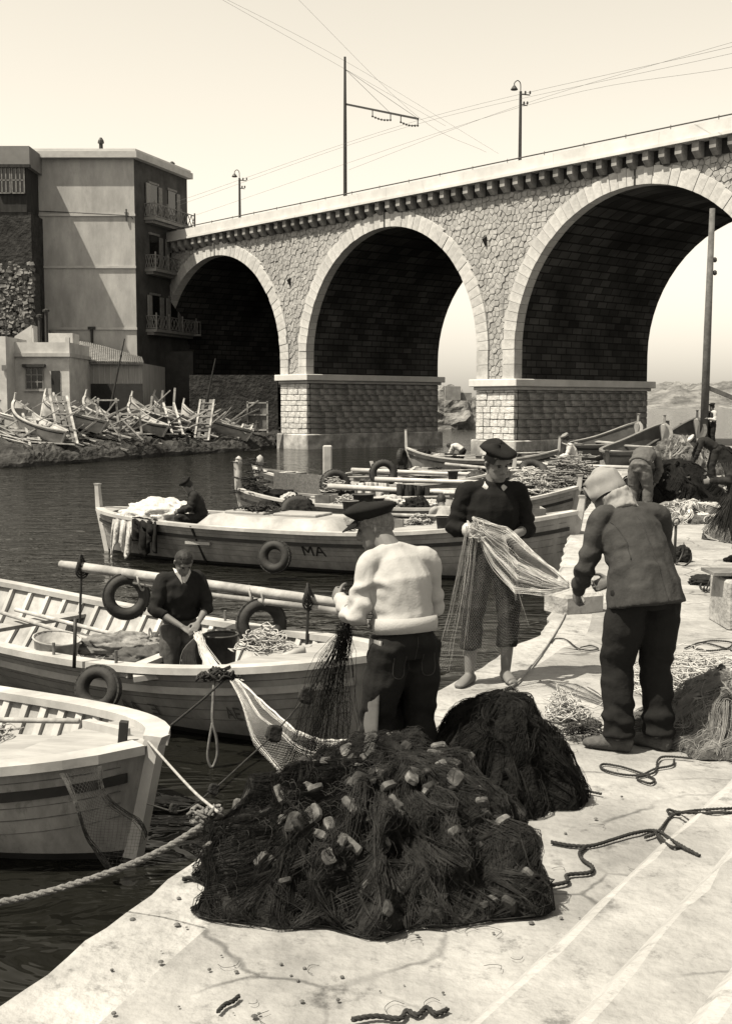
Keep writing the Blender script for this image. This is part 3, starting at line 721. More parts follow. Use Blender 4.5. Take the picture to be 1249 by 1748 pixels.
# ================================================================ boats
BOAT_W = M('chipped_white_paint', 0.74, .14, 3, .25, .55, .35, stain=.30, stain_scale=1.6, dist=.01)
BOAT_H = M('grubby_white_hull', 0.62, .2, 2.0, .3, .6, .35, stain=.35, stain_scale=1.2, dist=.012, stretch=(2.4, 2.4, .45))
BOAT_I = M('inner_hull_paint', 0.62, .2, 3, .2, .7, .3, stain=.35, stain_scale=1.5)
BOAT_G = M('grey_hull_paint', .32, .3, 2, .3, .7, .3, stain=.35, stain_scale=1.2)
BOAT_D = M('dark_hull_paint', .12, .35, 2, .3, .7, .3, stain=.3)
STRIPE = M('black_stripe_paint', .035, .4, 6, .2, .6, .3)
BOTTOM = M('tarred_bottom', .04, .4, 2, .3, .7, .3)
DECKW = M('scrubbed_deck', 0.56, .16, 2, .25, .8, .25, stain=.3, stain_scale=1.5, stretch=(.6, 3, 1))
WOOD = M('weathered_spar', 0.68, .3, 4, .3, .85, .2, stain=.3, stain_scale=2, objrand=.2)
WOODM = M('brown_plank', .26, .4, 5, .3, .85, .2, stain=.3, stain_scale=2, objrand=.3)
RUBBER = M('old_tyre_rubber', .045, .5, 8, .35, .75, .3, dist=.01)
ROPE_D = M('tarred_rope', .05, .5, 30, .5, .9, .15, dist=.004)
ROPE_L = M('pale_hemp_rope', .5, .35, 30, .5, .9, .15, dist=.004)
CANVAS = M('pale_canvas', .72, .2, 4, .5, .9, .15, stain=.25, stain_scale=3, dist=.02)
CLOTH_D = M('dark_cloth', .035, .4, 6, .4, .95, .1)
WICKER = M('wicker', .34, .4, 26, .8, .9, .15, dist=.01)
METAL = M('dull_bucket_metal', .22, .4, 5, .3, .5, .5)

class Boat:
    def __init__(s, name, label, bow, head, L, B, F=.55, Fb=.30, Fs=.22, draft=.35, hull=None, inner=None, cap=None, stripe=True, fore=(.80, 1), aft=(0, .16), floor=-.05,
                 ribs=0, thwarts=(), stem=.28, stern=.1, group=None, pitch=0, roll=0, z=WATER_Z, detail=1, p=2.6, q=.72, capw=.11, bottom=.05):
        s.L, s.B, s.F, s.Fb, s.Fs, s.dr, s.p, s.q = L, B, F, Fb, Fs, draft, p, q
        d = V(math.cos(head), math.sin(head), 0)
        o = Vector((bow[0], bow[1], 0)) - d * (L / 2)
        s.root = empty(name, (o.x, o.y, z), head, label, 'boat', group)
        s.root.rotation_euler = (roll, pitch, head)
        s.M = Matrix.Translation(s.root.location) @ s.root.rotation_euler.to_matrix().to_4x4()
        hull = hull or BOAT_H; inner = inner or BOAT_I; cap = cap or BOAT_W
        nt, ns = (36, 9) if detail else (16, 6)
        h = MB()
        for sd in (1, -1):
            for mi, lo_, hi_ in ((1, 0, 1), (0, 1, 2)):
                def fn(u, v):
                    vb = max(.02, min(.9, (bottom - s.keel(u)) / (s.sheer(u) - s.keel(u))))
                    return s.pt(u, vb * v if mi else lerp(vb, 1, v), sd)
                b0 = len(h.f); h.grid(fn, nt, ns - 2, mi)
                if sd < 0:
                    for k in range(b0, len(h.f)): h.f[k] = tuple(reversed(h.f[k]))
        s.hull = h.build('hull', [hull, BOTTOM], s.root, True)
        h = MB()
        for sd in (1, -1):
            def fn(u, v):
                u = lerp(.015, .985, u); z0 = floor; zs = s.sheer(u) - .01
                zt_ = lerp(z0, zs, v); p_ = s.at_z(u, max(zt_, s.keel(u) + .03), sd); p_.y -= sd * min(.045, abs(p_.y)); p_.z = max(zt_, p_.z); return p_
            b0 = len(h.f); h.grid(fn, nt, 3)
            if sd > 0:
                for k in range(b0, len(h.f)): h.f[k] = tuple(reversed(h.f[k]))
        def fl(u, v):
            u = lerp(.03, .97, u); a = s.at_z(u, max(floor, s.keel(u) + .04), 1); return V(a.x, (v * 2 - 1) * (abs(a.y) - .03), floor + .005)
        h.grid(fl, nt, 2); s.inner = h.build('inner_planking', inner, s.root, True)
        for sd in (1, -1):
            rings = []
            n = nt + 4
            for i in range(n + 1):
                u = lerp(.004, .996, i / n); p0 = s.pt(u, 1, sd); e = .01; t = (s.pt(min(1, u + e), 1, sd) - s.pt(max(0, u - e), 1, sd)); t.z = 0; t.normalize()
                nn = V(-t.y, t.x, 0) * sd; z_ = V(0, 0, 1)
                rings.append([p0 + nn * .035 - z_ * .035, p0 + nn * .035 + z_ * .022, p0 - nn * (capw - .03) + z_ * .022, p0 - nn * (capw - .03) - z_ * .035])
            MB().loft(rings).build('gunwale', cap, s.root)
            if stripe:
                for v0, mat_, th, ht in ((.80, cap if stripe == 2 else STRIPE, .022, .03),):
                    rings = []
                    for i in range(n + 1):
                        u = lerp(.01, .99, i / n); p0 = s.pt(u, v0, sd); nn = V(0, sd, 0)
                        rings.append([p0 + V(0, 0, -ht), p0 + nn * th + V(0, 0, -ht), p0 + nn * th + V(0, 0, ht), p0 + V(0, 0, ht)])
                    MB().loft(rings).build('rubbing_strake', mat_, s.root)
        if detail:
            for sd in (1, -1):
                m_ = MB()
                for v0 in (.52, .62, .71, .89):
                    rings = []
                    for i in range(n + 1):
                        u = lerp(.015, .985, i / n); p0 = s.pt(u, v0, sd); nn = V(0, sd, 0); hw_ = .003 + .002 * nz((u * 30, v0 * 9, sd), 1)
                        rings.append([p0 - nn * .01 + V(0, 0, -hw_), p0 + nn * .0025 + V(0, 0, -hw_), p0 + nn * .0025 + V(0, 0, hw_), p0 - nn * .01 + V(0, 0, hw_)])
                    m_.loft(rings)
                tag(m_.build('plank_seams', M('seam_dirt', .2, .5, 9), s.root), kind='stuff')
        for u, hh, nm in ((1, stem, 'stem_post'), (0, stern, 'stern_post')):
            sg = 1 if u else -1
            pr = [s.pt(u, k / 6, 1) for k in range(7)] + [s.pt(u, 1, 1) + V(sg * .03, 0, hh)]
            rings = [[p_ + V(-sg * .06, -.05, 0), p_ + V(sg * .05, -.04, 0), p_ + V(sg * .05, .04, 0), p_ + V(-sg * .06, .05, 0)] for p_ in pr]
            if sg < 0: rings = [list(reversed(r)) for r in rings]
            if hh > .15: rings += [[p_ + V(0, 0, .05) for p_ in rings[-1]]]; rings[-2] = [lerp(sum(rings[-2], V(0, 0, 0)) / 4, p_, .8) for p_ in rings[-2]]; rings[-1] = [lerp(sum(rings[-1], V(0, 0, 0)) / 4, p_, 1.15) for p_ in rings[-1]]
            MB().loft(rings).build(nm, cap, s.root)
        for a, b_, nm in ((fore[0], fore[1], 'foredeck'), (aft[0], aft[1], 'afterdeck')) :
            if b_ - a < .02: continue
            def dk(u, v):
                u = lerp(max(.01, a), min(.99, b_), u); y = max(0, abs(s.pt(u, 1, 1).y) - .05) * (v * 2 - 1); return V(s.pt(u, 1, 1).x, y, s.sheer(u) - .035 + .05 * (1 - (v * 2 - 1) ** 2))
            m_ = MB().grid(dk, 8, 6)
            e = a if nm == 'foredeck' else b_
            def bk(u, v):
                zz_ = lerp(floor, s.sheer(e) - .035 + .05 * (1 - (u * 2 - 1) ** 2), v); y = max(0, abs(s.at_z(e, zz_, 1).y) - .05) * (u * 2 - 1); return V(s.pt(e, 1, 1).x, y, zz_)
            m_.grid(bk, 6, 1); m_.build(nm, DECKW, s.root)
        for t in thwarts:
            y = abs(s.at_z(t, s.sheer(t) - .16, 1).y) - .04
            MB().box((s.pt(t, 1, 1).x, 0, s.sheer(t) - .17), (.24, 2 * y, .04)).build('thwart', DECKW, s.root)
        if ribs:
            for i in range(ribs):
                t = lerp(.1, .9, (i + .5) / ribs)
                if fore[0] < t or t < aft[1]: continue
                for sd in (1, -1):
                    pr = [s.at_z(t, z_, sd) for z_ in (floor + .02, (floor + s.sheer(t)) / 2, s.sheer(t) - .02)]
                    m_ = MB(); m_.loft([[p_ + V(-.03, -sd * .045, 0), p_ + V(.03, -sd * .045, 0), p_ + V(.03, -sd * .085, 0), p_ + V(-.03, -sd * .085, 0)] for p_ in pr]); m_.build('rib', cap, s.root)
    def sheer(s, t):
        a = 2 * t - 1
        return s.F + (s.Fb * a ** 2.4 if a > 0 else s.Fs * (-a) ** 2.4)
    def keel(s, t): a = abs(2 * t - 1); return -s.dr * (1 - a ** 5 * .6)
    def pt(s, t, v, sd):
        a = abs(2 * t - 1); w = s.B / 2 * max(0, 1 - a ** s.p) ** s.q
        z0, z1 = s.keel(t), s.sheer(t); full = .48 + .32 * a ** 4
        k = v ** full if v > 0 else 0
        x = (t - .5) * s.L + (2 * t - 1) * a ** 6 * .22 * (v - .8)
        return V(x, sd * w * k, lerp(z0, z1, v))
    def at_z(s, t, z, sd):
        z0, z1 = s.keel(t), s.sheer(t); return s.pt(t, max(0, min(1, (z - z0) / (z1 - z0))), sd)
    def w(s, t, y, z): return s.M @ V((t - .5) * s.L, y, z)           # world point: station, offset, height over water
    def surf(s, t, z, sd, out=.01): p_ = s.at_z(t, z, sd); return p_ + V(0, sd * out, 0)
GLYPH = {'M': [(0, 0, 0, 1), (0, 1, .5, .3), (.5, .3, 1, 1), (1, 1, 1, 0)], 'A': [(0, 0, .5, 1), (.5, 1, 1, 0), (.2, .36, .8, .36)], 'E': [(0, 0, 0, 1), (0, 1, .9, 1), (0, .5, .7, .5), (0, 0, .9, 0)], '3': [(0, 1, .9, 1), (.9, 1, .9, 0), (.9, 0, 0, 0), (.2, .5, .9, .5)]}
def lettering(boat, text, t0, t1, z0, z1, sd, mat):
    """painted letters, one part each, laid on the planking"""
    n = len(text); wd = (t1 - t0) / n
    for i, ch in enumerate(text):
        if ch not in GLYPH: continue
        m = MB(); a0 = t0 + wd * i; aw = wd * .74; hw_ = .09
        for x0, y0, x1, y1 in GLYPH[ch]:
            dx, dy = (x1 - x0), (y1 - y0); L = math.hypot(dx, dy); ox, oy = -dy / L * hw_, dx / L * hw_; ex, ey = dx / L * hw_ * .8, dy / L * hw_ * .8
            q = [(x0 - ex + ox, y0 - ey + oy), (x1 + ex + ox, y1 + ey + oy), (x1 + ex - ox, y1 + ey - oy), (x0 - ex - ox, y0 - ey - oy)]
            m.add([boat.surf(a0 + aw * u, lerp(z0, z1, v), sd, .010 + .0006 * len(m.f)) for u, v in q], [(0, 1, 2, 3)])
        m.build('letter', mat, boat.root)

boatA = Boat('fishing_boat', 'white open boat at the lower left with its bow towards the quay', (-1.32, 7.0), R(-28), 5.6, 2.05, F=.58, Fb=.16, Fs=.2, p=2.8, q=.62, fore=(.86, 1), aft=(0, .12), floor=.02, ribs=22, thwarts=(.45,), stem=.06, group='moored fishing boats', hull=M('grey_white_hull', .66, .25, 1.6, .35, .65, .3, stain=.42, stain_scale=1.0, dist=.012, stretch=(2.4, 2.4, .5), speck=.35, speck_scale=6), capw=.15)
boatB = Boat('fishing_boat', 'white open boat in which the dark jacketed man stands hauling net', (.08, 9.28), R(-39), 7.2, 2.2, F=.56, Fb=.24, Fs=.26, p=2.9, q=.6, fore=(.84, 1), aft=(0, .1), floor=-.02, ribs=22, thwarts=(.3, .62), stem=.12, group='moored fishing boats', stripe=2, capw=.14)
boatC = Boat('fishing_boat', 'long white boat lettered MA moored across the middle of the harbour', (3.35, 18.45), R(-25), 9.3, 2.5, F=.70, Fb=.42, Fs=.12, p=2.6, q=.66, fore=(.62, 1), aft=(0, .05), floor=.05, ribs=0, thwarts=(.2,), stem=.2, stern=.42, group='moored fishing boats', capw=.16)
boatD = Boat('fishing_boat', 'pale boat laden with tyres and pails just behind the lettered boat', (4.45, 24.7), R(-13), 7.5, 2.3, F=.62, Fb=.45, Fs=.30, fore=(.80, 1), aft=(0, .06), floor=0, stem=.2, stern=.55, group='moored fishing boats', thwarts=(.4, .6))
boatF = Boat('fishing_boat', 'white boat with a white post at its stern and a wicker mat aboard', (3.9, 31.2), R(-14), 7.2, 2.2, F=.66, Fb=.45, Fs=.36, fore=(.8, 1), aft=(0, .05), floor=0, stem=.3, stern=.1, group='moored fishing boats', thwarts=(.35, .6))
boatH = Boat('fishing_boat', 'pale boat half hidden behind the man in the beret', (6.6, 36.5), R(-6), 6.4, 2.1, F=.6, Fb=.4, Fs=.3, fore=(.75, 1), aft=(0, .1), floor=0, group='moored fishing boats', detail=0)
boatG = Boat('fishing_boat', 'small white boat in front of the middle pier with a stooping man', (7.6, 46.5), R(-18), 6.2, 1.9, F=.6, Fb=.4, Fs=.42, fore=(.8, 1), aft=(0, .1), floor=0, stem=.5, stern=.7, group='moored fishing boats', detail=0)
lettering(boatC, 'MA', .532, .580, .30, .47, -1, STRIPE)
lettering(boatB, 'AA 3', .70, .76, .16, .25, -1, M('faded_letter', .18, .3, 8))
lettering(boatB, 'AE', .853, .874, .22, .32, -1, M('faded_letter', .18, .3, 8))
# raised white engine casing on the long boat and its low bulwark board
cz = boatC
def casing(u, v):
    t = lerp(.30, .60, u); y = lerp(-1, 1, v); a = abs(y)
    w = (abs(cz.pt(t, 1, 1).y) - .16) * (1 if y < 0 else .25); return V(cz.pt(t, 1, 1).x, y * w, cz.sheer(t) - .02 + .20 * min(1, (1 - a) * 9) * min(1, (u) * 14, (1 - u) * 14))
MB().grid(casing, 24, 16).build('engine_casing', M('casing_paint', 0.6, .2, 2.5, .3, .6, .3, stain=.35, stain_scale=1.5), boatC.root, True)
MB().box((boatC.pt(.31, 1, -1).x, -abs(boatC.pt(.31, .7, -1).y) - .03, .40), (.5, .12, .05)).build('step_board', BOAT_W, boatC.root)
MB().beam(boatC.pt(.305, 1, -1) + V(0, -.03, 0), boatC.at_z(.305, .02, -1) + V(0, -.03, 0), .03, .03).build('hull_batten', STRIPE, boatC.root)

# hauled-up boats on the quay beside the right pier and on the far bank
def hauled(label, a, b, zb, roll=0, beam=1.5, lift=.5, hull=None, group='boats hauled up', F=.45):
    """a: stern point, b: bow point on the ground"""
    a, b = Vector(a), Vector(b); d = b - a; L = d.length; h = math.atan2(d.y, d.x); pit = -math.asin(max(-.6, min(.6, lift / L)))
    bt = Boat('rowing_boat', label, (b.x, b.y), h, L, beam, F=F, Fb=.42, Fs=.15, draft=.25, hull=hull, fore=(.97, 1), aft=(0, .03), floor=0, stem=.25, stern=.05, group=group, pitch=pit, roll=roll, z=zb, detail=0, thwarts=(.35, .6), bottom=-.15, cap=hull, inner=BOAT_D)
    return bt
hauled('grey open boat with raised bow lying in front of the right pier', PZ(972, 782, .1), PZ(1088, 776, .1), .26, .05, 1.7, .5, M('dull_grey_hull', .32, .3, 2, .3))
hauled('dark open boat beside the right pier behind the man in grey jumper', PZ(1034, 796, .1), PZ(1130, 778, .1), .22, .05, 1.6, .5, M('mid_grey_hull', .24, .3, 2, .3))
hauled('dark boat with sharp bow beyond the net heaps right of the pier', PZ(1112, 790, .1), PZ(1188, 772, .1), .24, .0, 1.6, .8, BOAT_D)
# ---- the jumble on the far bank
def bankp(px, py, Y): return PY(px, py, Y)
BG = 'boats hauled up on the far bank'
for lab, (ax, ay, aY), (bx_, by_, bY), hullm, beam, roll in (
    ('white boat with tall sharp bow rearing up before the terrace house', (178, 742, 60), (66, 706, 62), BOAT_W, 1.6, .25),
    ('white boat lying lowest at the left end of the far bank', (110, 762, 56), (18, 716, 59), BOAT_W, 1.5, .1),
    ('white boat lying behind the plank ladder on the far bank', (208, 738, 63), (136, 706, 65), BOAT_W, 1.5, .2),
    ('grey white boat in the middle of the far bank jumble', (320, 742, 67), (215, 706, 69), BOAT_G, 1.6, .2),
    ('long pale boat with high bow at the right of the far bank', (428, 756, 71), (303, 716, 72), BOAT_W, 1.8, .2),
    ('white boat lying on its side at the far left of the bank', (60, 748, 58), (-20, 724, 60), BOAT_H, 1.5, .5),
    ('white boat nosing up between the trestles and the tall rack', (336, 738, 70), (250, 700, 72), BOAT_W, 1.5, .3),
    ('narrow pale boat behind the boarded plank ladder', (180, 728, 64), (84, 700, 66), BOAT_H, 1.4, .2),
    ('pale boat half buried among trestles on the far bank', (284, 748, 65), (214, 716, 67), BOAT_H, 1.5, .1)):
    A, B_ = bankp(ax, ay, aY), bankp(bx_, by_, bY); d = B_ - A; hz = V(d.x, d.y, 0)
    bt = Boat('rowing_boat', lab, (B_.x, B_.y), math.atan2(d.y, d.x), hz.length, beam, F=.5, Fb=.55, Fs=.12, draft=.25, hull=hullm, fore=(.86, 1), aft=(0, .1), floor=0, stem=.3, stern=.05, group=BG, pitch=-math.atan2(d.z, hz.length) * .9, roll=roll, z=(A.z + B_.z) / 2 + .05, detail=0, thwarts=(.3, .5, .7), bottom=-.15)
def ladder(label, p0, p1, wid, rungs, boards, mat):
    p0, p1 = Vector(p0), Vector(p1); r = empty('plank_ladder', p0, 0, label, 'ladder', 'ladders and racks on the far bank'); d = p1 - p0; x = V(1, 0, 0) * wid / 2
    for s_ in (-1, 1): MB().beam(x * s_, d + x * s_, .11, .09).build('rail', mat, r)
    for k in range(rungs): MB().beam(d * ((k + .5) / rungs) - x, d * ((k + .5) / rungs) + x, .08, .07).build('rung', mat, r)
    if boards:
        for k in range(boards): MB().beam(x * lerp(-.7, .7, k / max(1, boards - 1)) + V(0, .06, 0), d + x * lerp(-.7, .7, k / max(1, boards - 1)) + V(0, .06, 0), wid / boards * .8, .03).build('board', WOODM, r)
ladder('wide boarded plank ladder leaning steeply before the white bow', bankp(118, 758, 57.5), bankp(100, 676, 59.5), .85, 4, 3, WOOD)
ladder('dark ladder leaning beside the boarded one at the left', bankp(62, 766, 56), bankp(48, 706, 58), .5, 5, 0, WOOD)
ladder('tall narrow rack leaning over the long pale boat', bankp(344, 752, 68), bankp(354, 682, 69.5), .8, 6, 2, WOOD)
ladder('short ladder leaning in the middle of the jumble', bankp(304, 742, 66), bankp(288, 688, 68), .6, 4, 0, WOOD)
ladder('small slatted ladder at the right end of the bank', bankp(412, 752, 71), bankp(424, 724, 72), .6, 5, 2, WOOD)
rk = empty('board_rack', bankp(440, 738, 74), 0, 'upright boarded rack standing alone at the right end of the bank', 'rack')
for k in range(4): MB().box((-.45 + k * .3, 0, .95), (.27, .05, 1.9)).build('board', WOODM, rk)
for z_ in (.15, 1.1, 1.85): MB().box((0, -.06, z_), (1.3, .08, .09)).build('crossbar', WOOD, rk)
for x_ in (-.62, .62): MB().box((x_, -.05, .95), (.09, .1, 2.0)).build('upright', WOOD, rk)
for (px, py, Y, w_, h_), lab in (((184, 752, 61, 1.3, 2.2), 'tall wooden trestle frame standing left of the middle of the bank'), ((222, 756, 62, 1.4, 1.6), 'wooden trestle with crossed legs in the middle of the bank')):
    f0 = bankp(px, py, Y); r = empty('trestle', f0, 0, lab, 'trestle', 'trestles on the far bank')
    for x_ in (-w_ / 2, w_ / 2): MB().beam((x_, 0, 0), (x_ * .7, .1, h_), .11, .1).build('leg', WOOD, r)
    for z_ in (.3, .95): MB().beam((-w_ / 2, -.05, h_ * z_), (w_ / 2, -.05, h_ * z_), .09, .08).build('crossbar', WOOD, r)
    MB().beam((-w_ / 2, -.07, h_ * .3), (w_ * .4, -.07, h_ * .95), .07, .07).build('brace', WOOD, r)
    MB().beam((w_ / 2, -.09, h_ * .1), (-w_ * .3, -.09, h_ * .8), .07, .07).build('brace', WOOD, r)
for px, py, tx, ty, Y, lab in ((188, 700, 213, 578, 66, 'long thin mast leaning to the right over the shed'), (352, 690, 368, 612, 74, 'thin dark pole standing in the shade of the left arch')):
    a, b_ = bankp(px, py, Y), bankp(tx, ty, Y); o = MB().tube([a, b_], [.07, .035], 6).build('leaning_mast', WOOD_D); tag(o, lab, 'pole')
for k, (px, ty, by) in enumerate(((276, 666, 704), (297, 662, 704), (258, 676, 702))):
    a, b_ = bankp(px - 1, by, 69), bankp(px + 2, ty, 69); o = MB().beam(a, b_, .12, .1).build('mooring_stake', WOOD); tag(o, 'upright wooden stake standing on the far bank jumble', 'stake', 'stakes on the far bank')
rn = random.Random(5)
for k in range(290):
    px = rn.uniform(-8, 110) if k < 90 else rn.uniform(100, 400)
    f = px / 430; Yb = lerp(55.5, 71, smooth(f)) + rn.uniform(.4, 4.5)
    py = lerp(lerp(770, 748, f), lerp(712, 715, f), (Yb - lerp(55.5, 71, smooth(f))) / 4.5)
    a = bankp(px, py, Yb); L = rn.uniform(.8, 3.2); an = rn.choice((R(-24), R(-20), R(-32), R(150), R(35))) + rn.uniform(-.25, .25)
    d = V(math.cos(an) * .85, rn.uniform(-.35, .35), math.sin(an) * .6 if math.cos(an) > 0 else -math.sin(an) * .6) * L
    o = MB().beam(a + V(0, 0, .2), a + d + V(0, 0, rn.uniform(.15, .6)), rn.uniform(.06, .2), rn.uniform(.04, .09)).build('plank', WOOD if k % 3 else WOODM); tag(o, 'weathered plank lying in the jumble on the far bank', 'plank', 'loose planks on the far bank')
for k in range(60):
    px = rn.uniform(0, 415); f = px / 430; Yb = lerp(55.3, 71, smooth(f)) + rn.uniform(.3, 3.2); py = lerp(774, 752, f) - rn.uniform(0, 26)
    r_ = rn.uniform(.15, .42); m = MB(); m.lathe([(r_ * .5, -r_ * .7), (r_, -r_ * .1), (r_ * .9, r_ * .35), (r_ * .35, r_ * .7)], 7, (0, 0, 0), rotx(rn.uniform(0, 3))); m.jitter(r_ * .35, 2 / r_, k)
    o = m.build('boulder', M('pale_boulder', .42, .4, 2, .5, objrand=.35), None, loc=bankp(px, py, Yb)); tag(o, 'rough boulder on the dark waterline of the far bank', 'rock', 'boulders on the far bank')

for k in range(80):
    px = rn.uniform(-14, 105) if k < 50 else rn.uniform(90, 400); f = max(0, px / 430); Yb = lerp(55.2, 70.5, smooth(f)) + rn.uniform(.0, 2.6); py = lerp(786, 756, f) - rn.uniform(2, 40)
    a = bankp(px, py, Yb); L = rn.uniform(1.5, 4.2); an = R(-22) + rn.uniform(-.3, .3); d = V(math.cos(an), rn.uniform(-.3, .1), math.sin(an) * .8) * L
    o = MB().tube([a - d * .5 + V(0, 0, .15), a + d * .5 + V(0, 0, .15)], [.05, .03], 6).build('pole', WOOD if k % 4 else WOODM); tag(o, 'thin pole lying aslant over the stones of the far bank', 'pole', 'poles on the far bank')

# ================================================================ people
SKIN = M('tanned_skin', .22, .12, 10, .15, .6, .3, dist=.003)
HAIR = M('dark_hair', .025, .4, 40, .5, .7, .3, dist=.004, stretch=(1, 1, .3))
HAIR_G = M('grey_hair', .22, .5, 60, .5, .8, .3, dist=.004)
def remesh(mb, vox, it=4, fac=.5):
    me = bpy.data.meshes.new('tmp'); me.from_pydata([tuple(p) for p in mb.v], [], mb.f); o = bpy.data.objects.new('tmp', me); col.objects.link(o)
    r = o.modifiers.new('r', 'REMESH'); r.mode = 'VOXEL'; r.voxel_size = vox; r.use_smooth_shade = True
    if it:
        sm = o.modifiers.new('s', 'SMOOTH'); sm.factor = fac; sm.iterations = it
    dg = bpy.context.evaluated_depsgraph_get(); dg.update(); out = bpy.data.meshes.new_from_object(o.evaluated_get(dg))
    bpy.data.objects.remove(o); bpy.data.meshes.remove(me); return out
def finish(me, name, mat, parent, fold=None, sub=None):
    if fold:
        ns = [v.normal.copy() for v in me.vertices]
        for v, n in zip(me.vertices, ns):
            v.co += n * fold(v.co)
    me.name = name; me.materials.clear(); me.materials.append(mat)
    me.polygons.foreach_set('use_smooth', [True] * len(me.polygons)); me.update()
    o = bpy.data.objects.new(name, me); col.objects.link(o); o.parent = parent; return o
def ell(mb, pts, rx, ry, xax, n=14, sup=1.0):
    """closed tube with elliptical sections; xax gives the wide direction at each point"""
    pts = [Vector(p) for p in pts]; rings = []; m = len(pts)
    for i, p in enumerate(pts):
        t = (pts[min(i + 1, m - 1)] - pts[max(i - 1, 0)]).normalized()
        xa = Vector(xax[i] if isinstance(xax, list) else xax); x = (xa - t * xa.dot(t)).normalized(); y = t.cross(x)
        rings.append([p + x * math.copysign(abs(math.cos(a)) ** sup, math.cos(a)) * rx[i] + y * math.copysign(abs(math.sin(a)) ** sup, math.sin(a)) * ry[i] for a in [2 * math.pi * k / n for k in range(n)]])
    mb.loft(rings)
def limb(mb, pts, r, n=12, sub=5):
    P = catmull(pts, sub); m = len(pts) - 1
    rr_ = [interp([(i, r[i]) for i in range(len(r))], k / sub) for k in range(len(P))]
    mb.tube(P, rr_, n)
HEADS = [(-.118, .030, .078, .03), (-.108, .044, .093, .005), (-.085, .058, .094, -.03), (-.055, .066, .090, -.065), (-.02, .069, .088, -.086), (.015, .074, .090, -.096), (.045, .076, .092, -.099), (.075, .071, .082, -.090), (.098, .056, .060, -.070), (.113, .034, .030, -.042), (.119, .010, .0, -.015)]
def head_mb(mb, T, face=True):
    rings = []
    for z, w, f, b in HEADS:
        ring = []
        for k in range(18):
            a = 2 * math.pi * k / 18; c, s_ = math.cos(a), math.sin(a)
            x = w * math.copysign(abs(c) ** .85, c); y = (f + b) / 2 + (f - b) / 2 * math.copysign(abs(s_) ** .85, s_); ring.append(T @ V(x, y, z))
        rings.append(ring)
    mb.loft(rings)
    if face:
        def tri(pts): mb.add([T @ V(*p) for p in pts], [(0, 1, 2), (0, 2, 3), (0, 3, 4), (0, 4, 1), (1, 4, 3, 2)])
        mb.tube([T @ V(0, .086, .022), T @ V(0, .099, -.002), T @ V(0, .110, -.026), T @ V(0, .100, -.040)], [.008, .010, .0145, .011], 8)
        for sx in (-1, 1):
            mb.tube([T @ V(sx * .012, .098, -.034), T @ V(sx * .015, .090, -.036)], [.009, .008], 6)
            mb.tube([T @ V(sx * .012, .088, .034), T @ V(sx * .035, .086, .036), T @ V(sx * .055, .070, .030)], [.009, .010, .008], 6)   # brow
            mb.tube([T @ V(sx * .04, .074, -.012), T @ V(sx * .056, .052, -.02)], [.013, .012], 6)                                        # cheek bone
            mb.tube([T @ V(sx * .074, -.006, .022), T @ V(sx * .084, -.018, .012), T @ V(sx * .083, -.016, -.012), T @ V(sx * .074, -.004, -.030)], [.008, .012, .011, .007], 7)
        mb.tube([T @ V(-.020, .088, -.066), T @ V(0, .095, -.064), T @ V(.020, .088, -.066)], [.005, .009, .005], 6)
        mb.tube([T @ V(-.016, .088, -.077), T @ V(0, .094, -.078), T @ V(.016, .088, -.077)], [.005, .008, .005], 6)
def hand_mb(mb, wrist, fwd, normal, side, curl=(.5, .7, .4), k=1.0, spread=.12):
    """palm, four unequal bent fingers and a thumb that leaves the side of the palm; normal points out of the palm"""
    w = Vector(wrist); f = Vector(fwd).normalized(); nrm = Vector(normal); nrm = (nrm - f * nrm.dot(f)).normalized(); x = f.cross(nrm) * side      # towards the thumb
    ell(mb, [w - f * .02 * k, w + f * .01 * k, w + f * .05 * k, w + f * .088 * k], [.026 * k, .032 * k, .041 * k, .040 * k], [.019 * k, .018 * k, .016 * k, .012 * k], x, 10)
    for i, (off, L) in enumerate(((.028, .074), (.0095, .083), (-.0095, .077), (-.028, .060))):
        p = w + f * .084 * k + x * off * k; d = (f + x * spread * (off / .028)).normalized(); pts = [p - d * .012]; pts.append(p); ang = 0
        for j, frac in enumerate((.45, .32, .23)):
            ang += curl[j]; q = d * math.cos(ang) + nrm * math.sin(ang); p = p + q * L * frac * k; pts.append(p)
        mb.tube(pts, [.0095 * k, .0098 * k, .0092 * k, .0085 * k, .0072 * k], 7)
    p = w + f * .025 * k + x * .026 * k; pts = [p]
    for L, dv in ((.042, x * .75 + f * .6 + nrm * .35), (.034, x * .25 + f * .75 + nrm * .7), (.026, f * .7 + nrm * .7 - x * .1)):
        p = p + dv.normalized() * L * k; pts.append(p)
    mb.tube(pts, [.013 * k, .0115 * k, .0105 * k, .008 * k], 7)
def frame(o, fwd, up):
    f = Vector(fwd).normalized(); u = Vector(up); r = f.cross(u).normalized(); u = r.cross(f)
    return Matrix.Translation(o) @ Matrix((r, f, u)).transposed().to_4x4()
def folds(zones, amp=.006, fr=7, seed=0):
    zz = [(Vector(c), Vector(a).normalized(), r, f, am) for c, a, r, f, am in zones]
    def fn(p):
        n = nz(p, fr, seed) ; d = amp * (1 - abs(n) * 2.6)
        d += amp * .6 * nz((p.x * 2.2, p.y * 2.2, p.z * 1.1), fr * 2, seed + 3)
        for c, a, r, f, am in zz:
            q = p - c; w = math.exp(-q.length_squared / (r * r))
            if w > .02: d += am * w * math.sin(f * q.dot(a) + 3.2 * nz(p, 6, seed + 1) + 2 * nz(p, 14, seed + 5))
        return d
    return fn

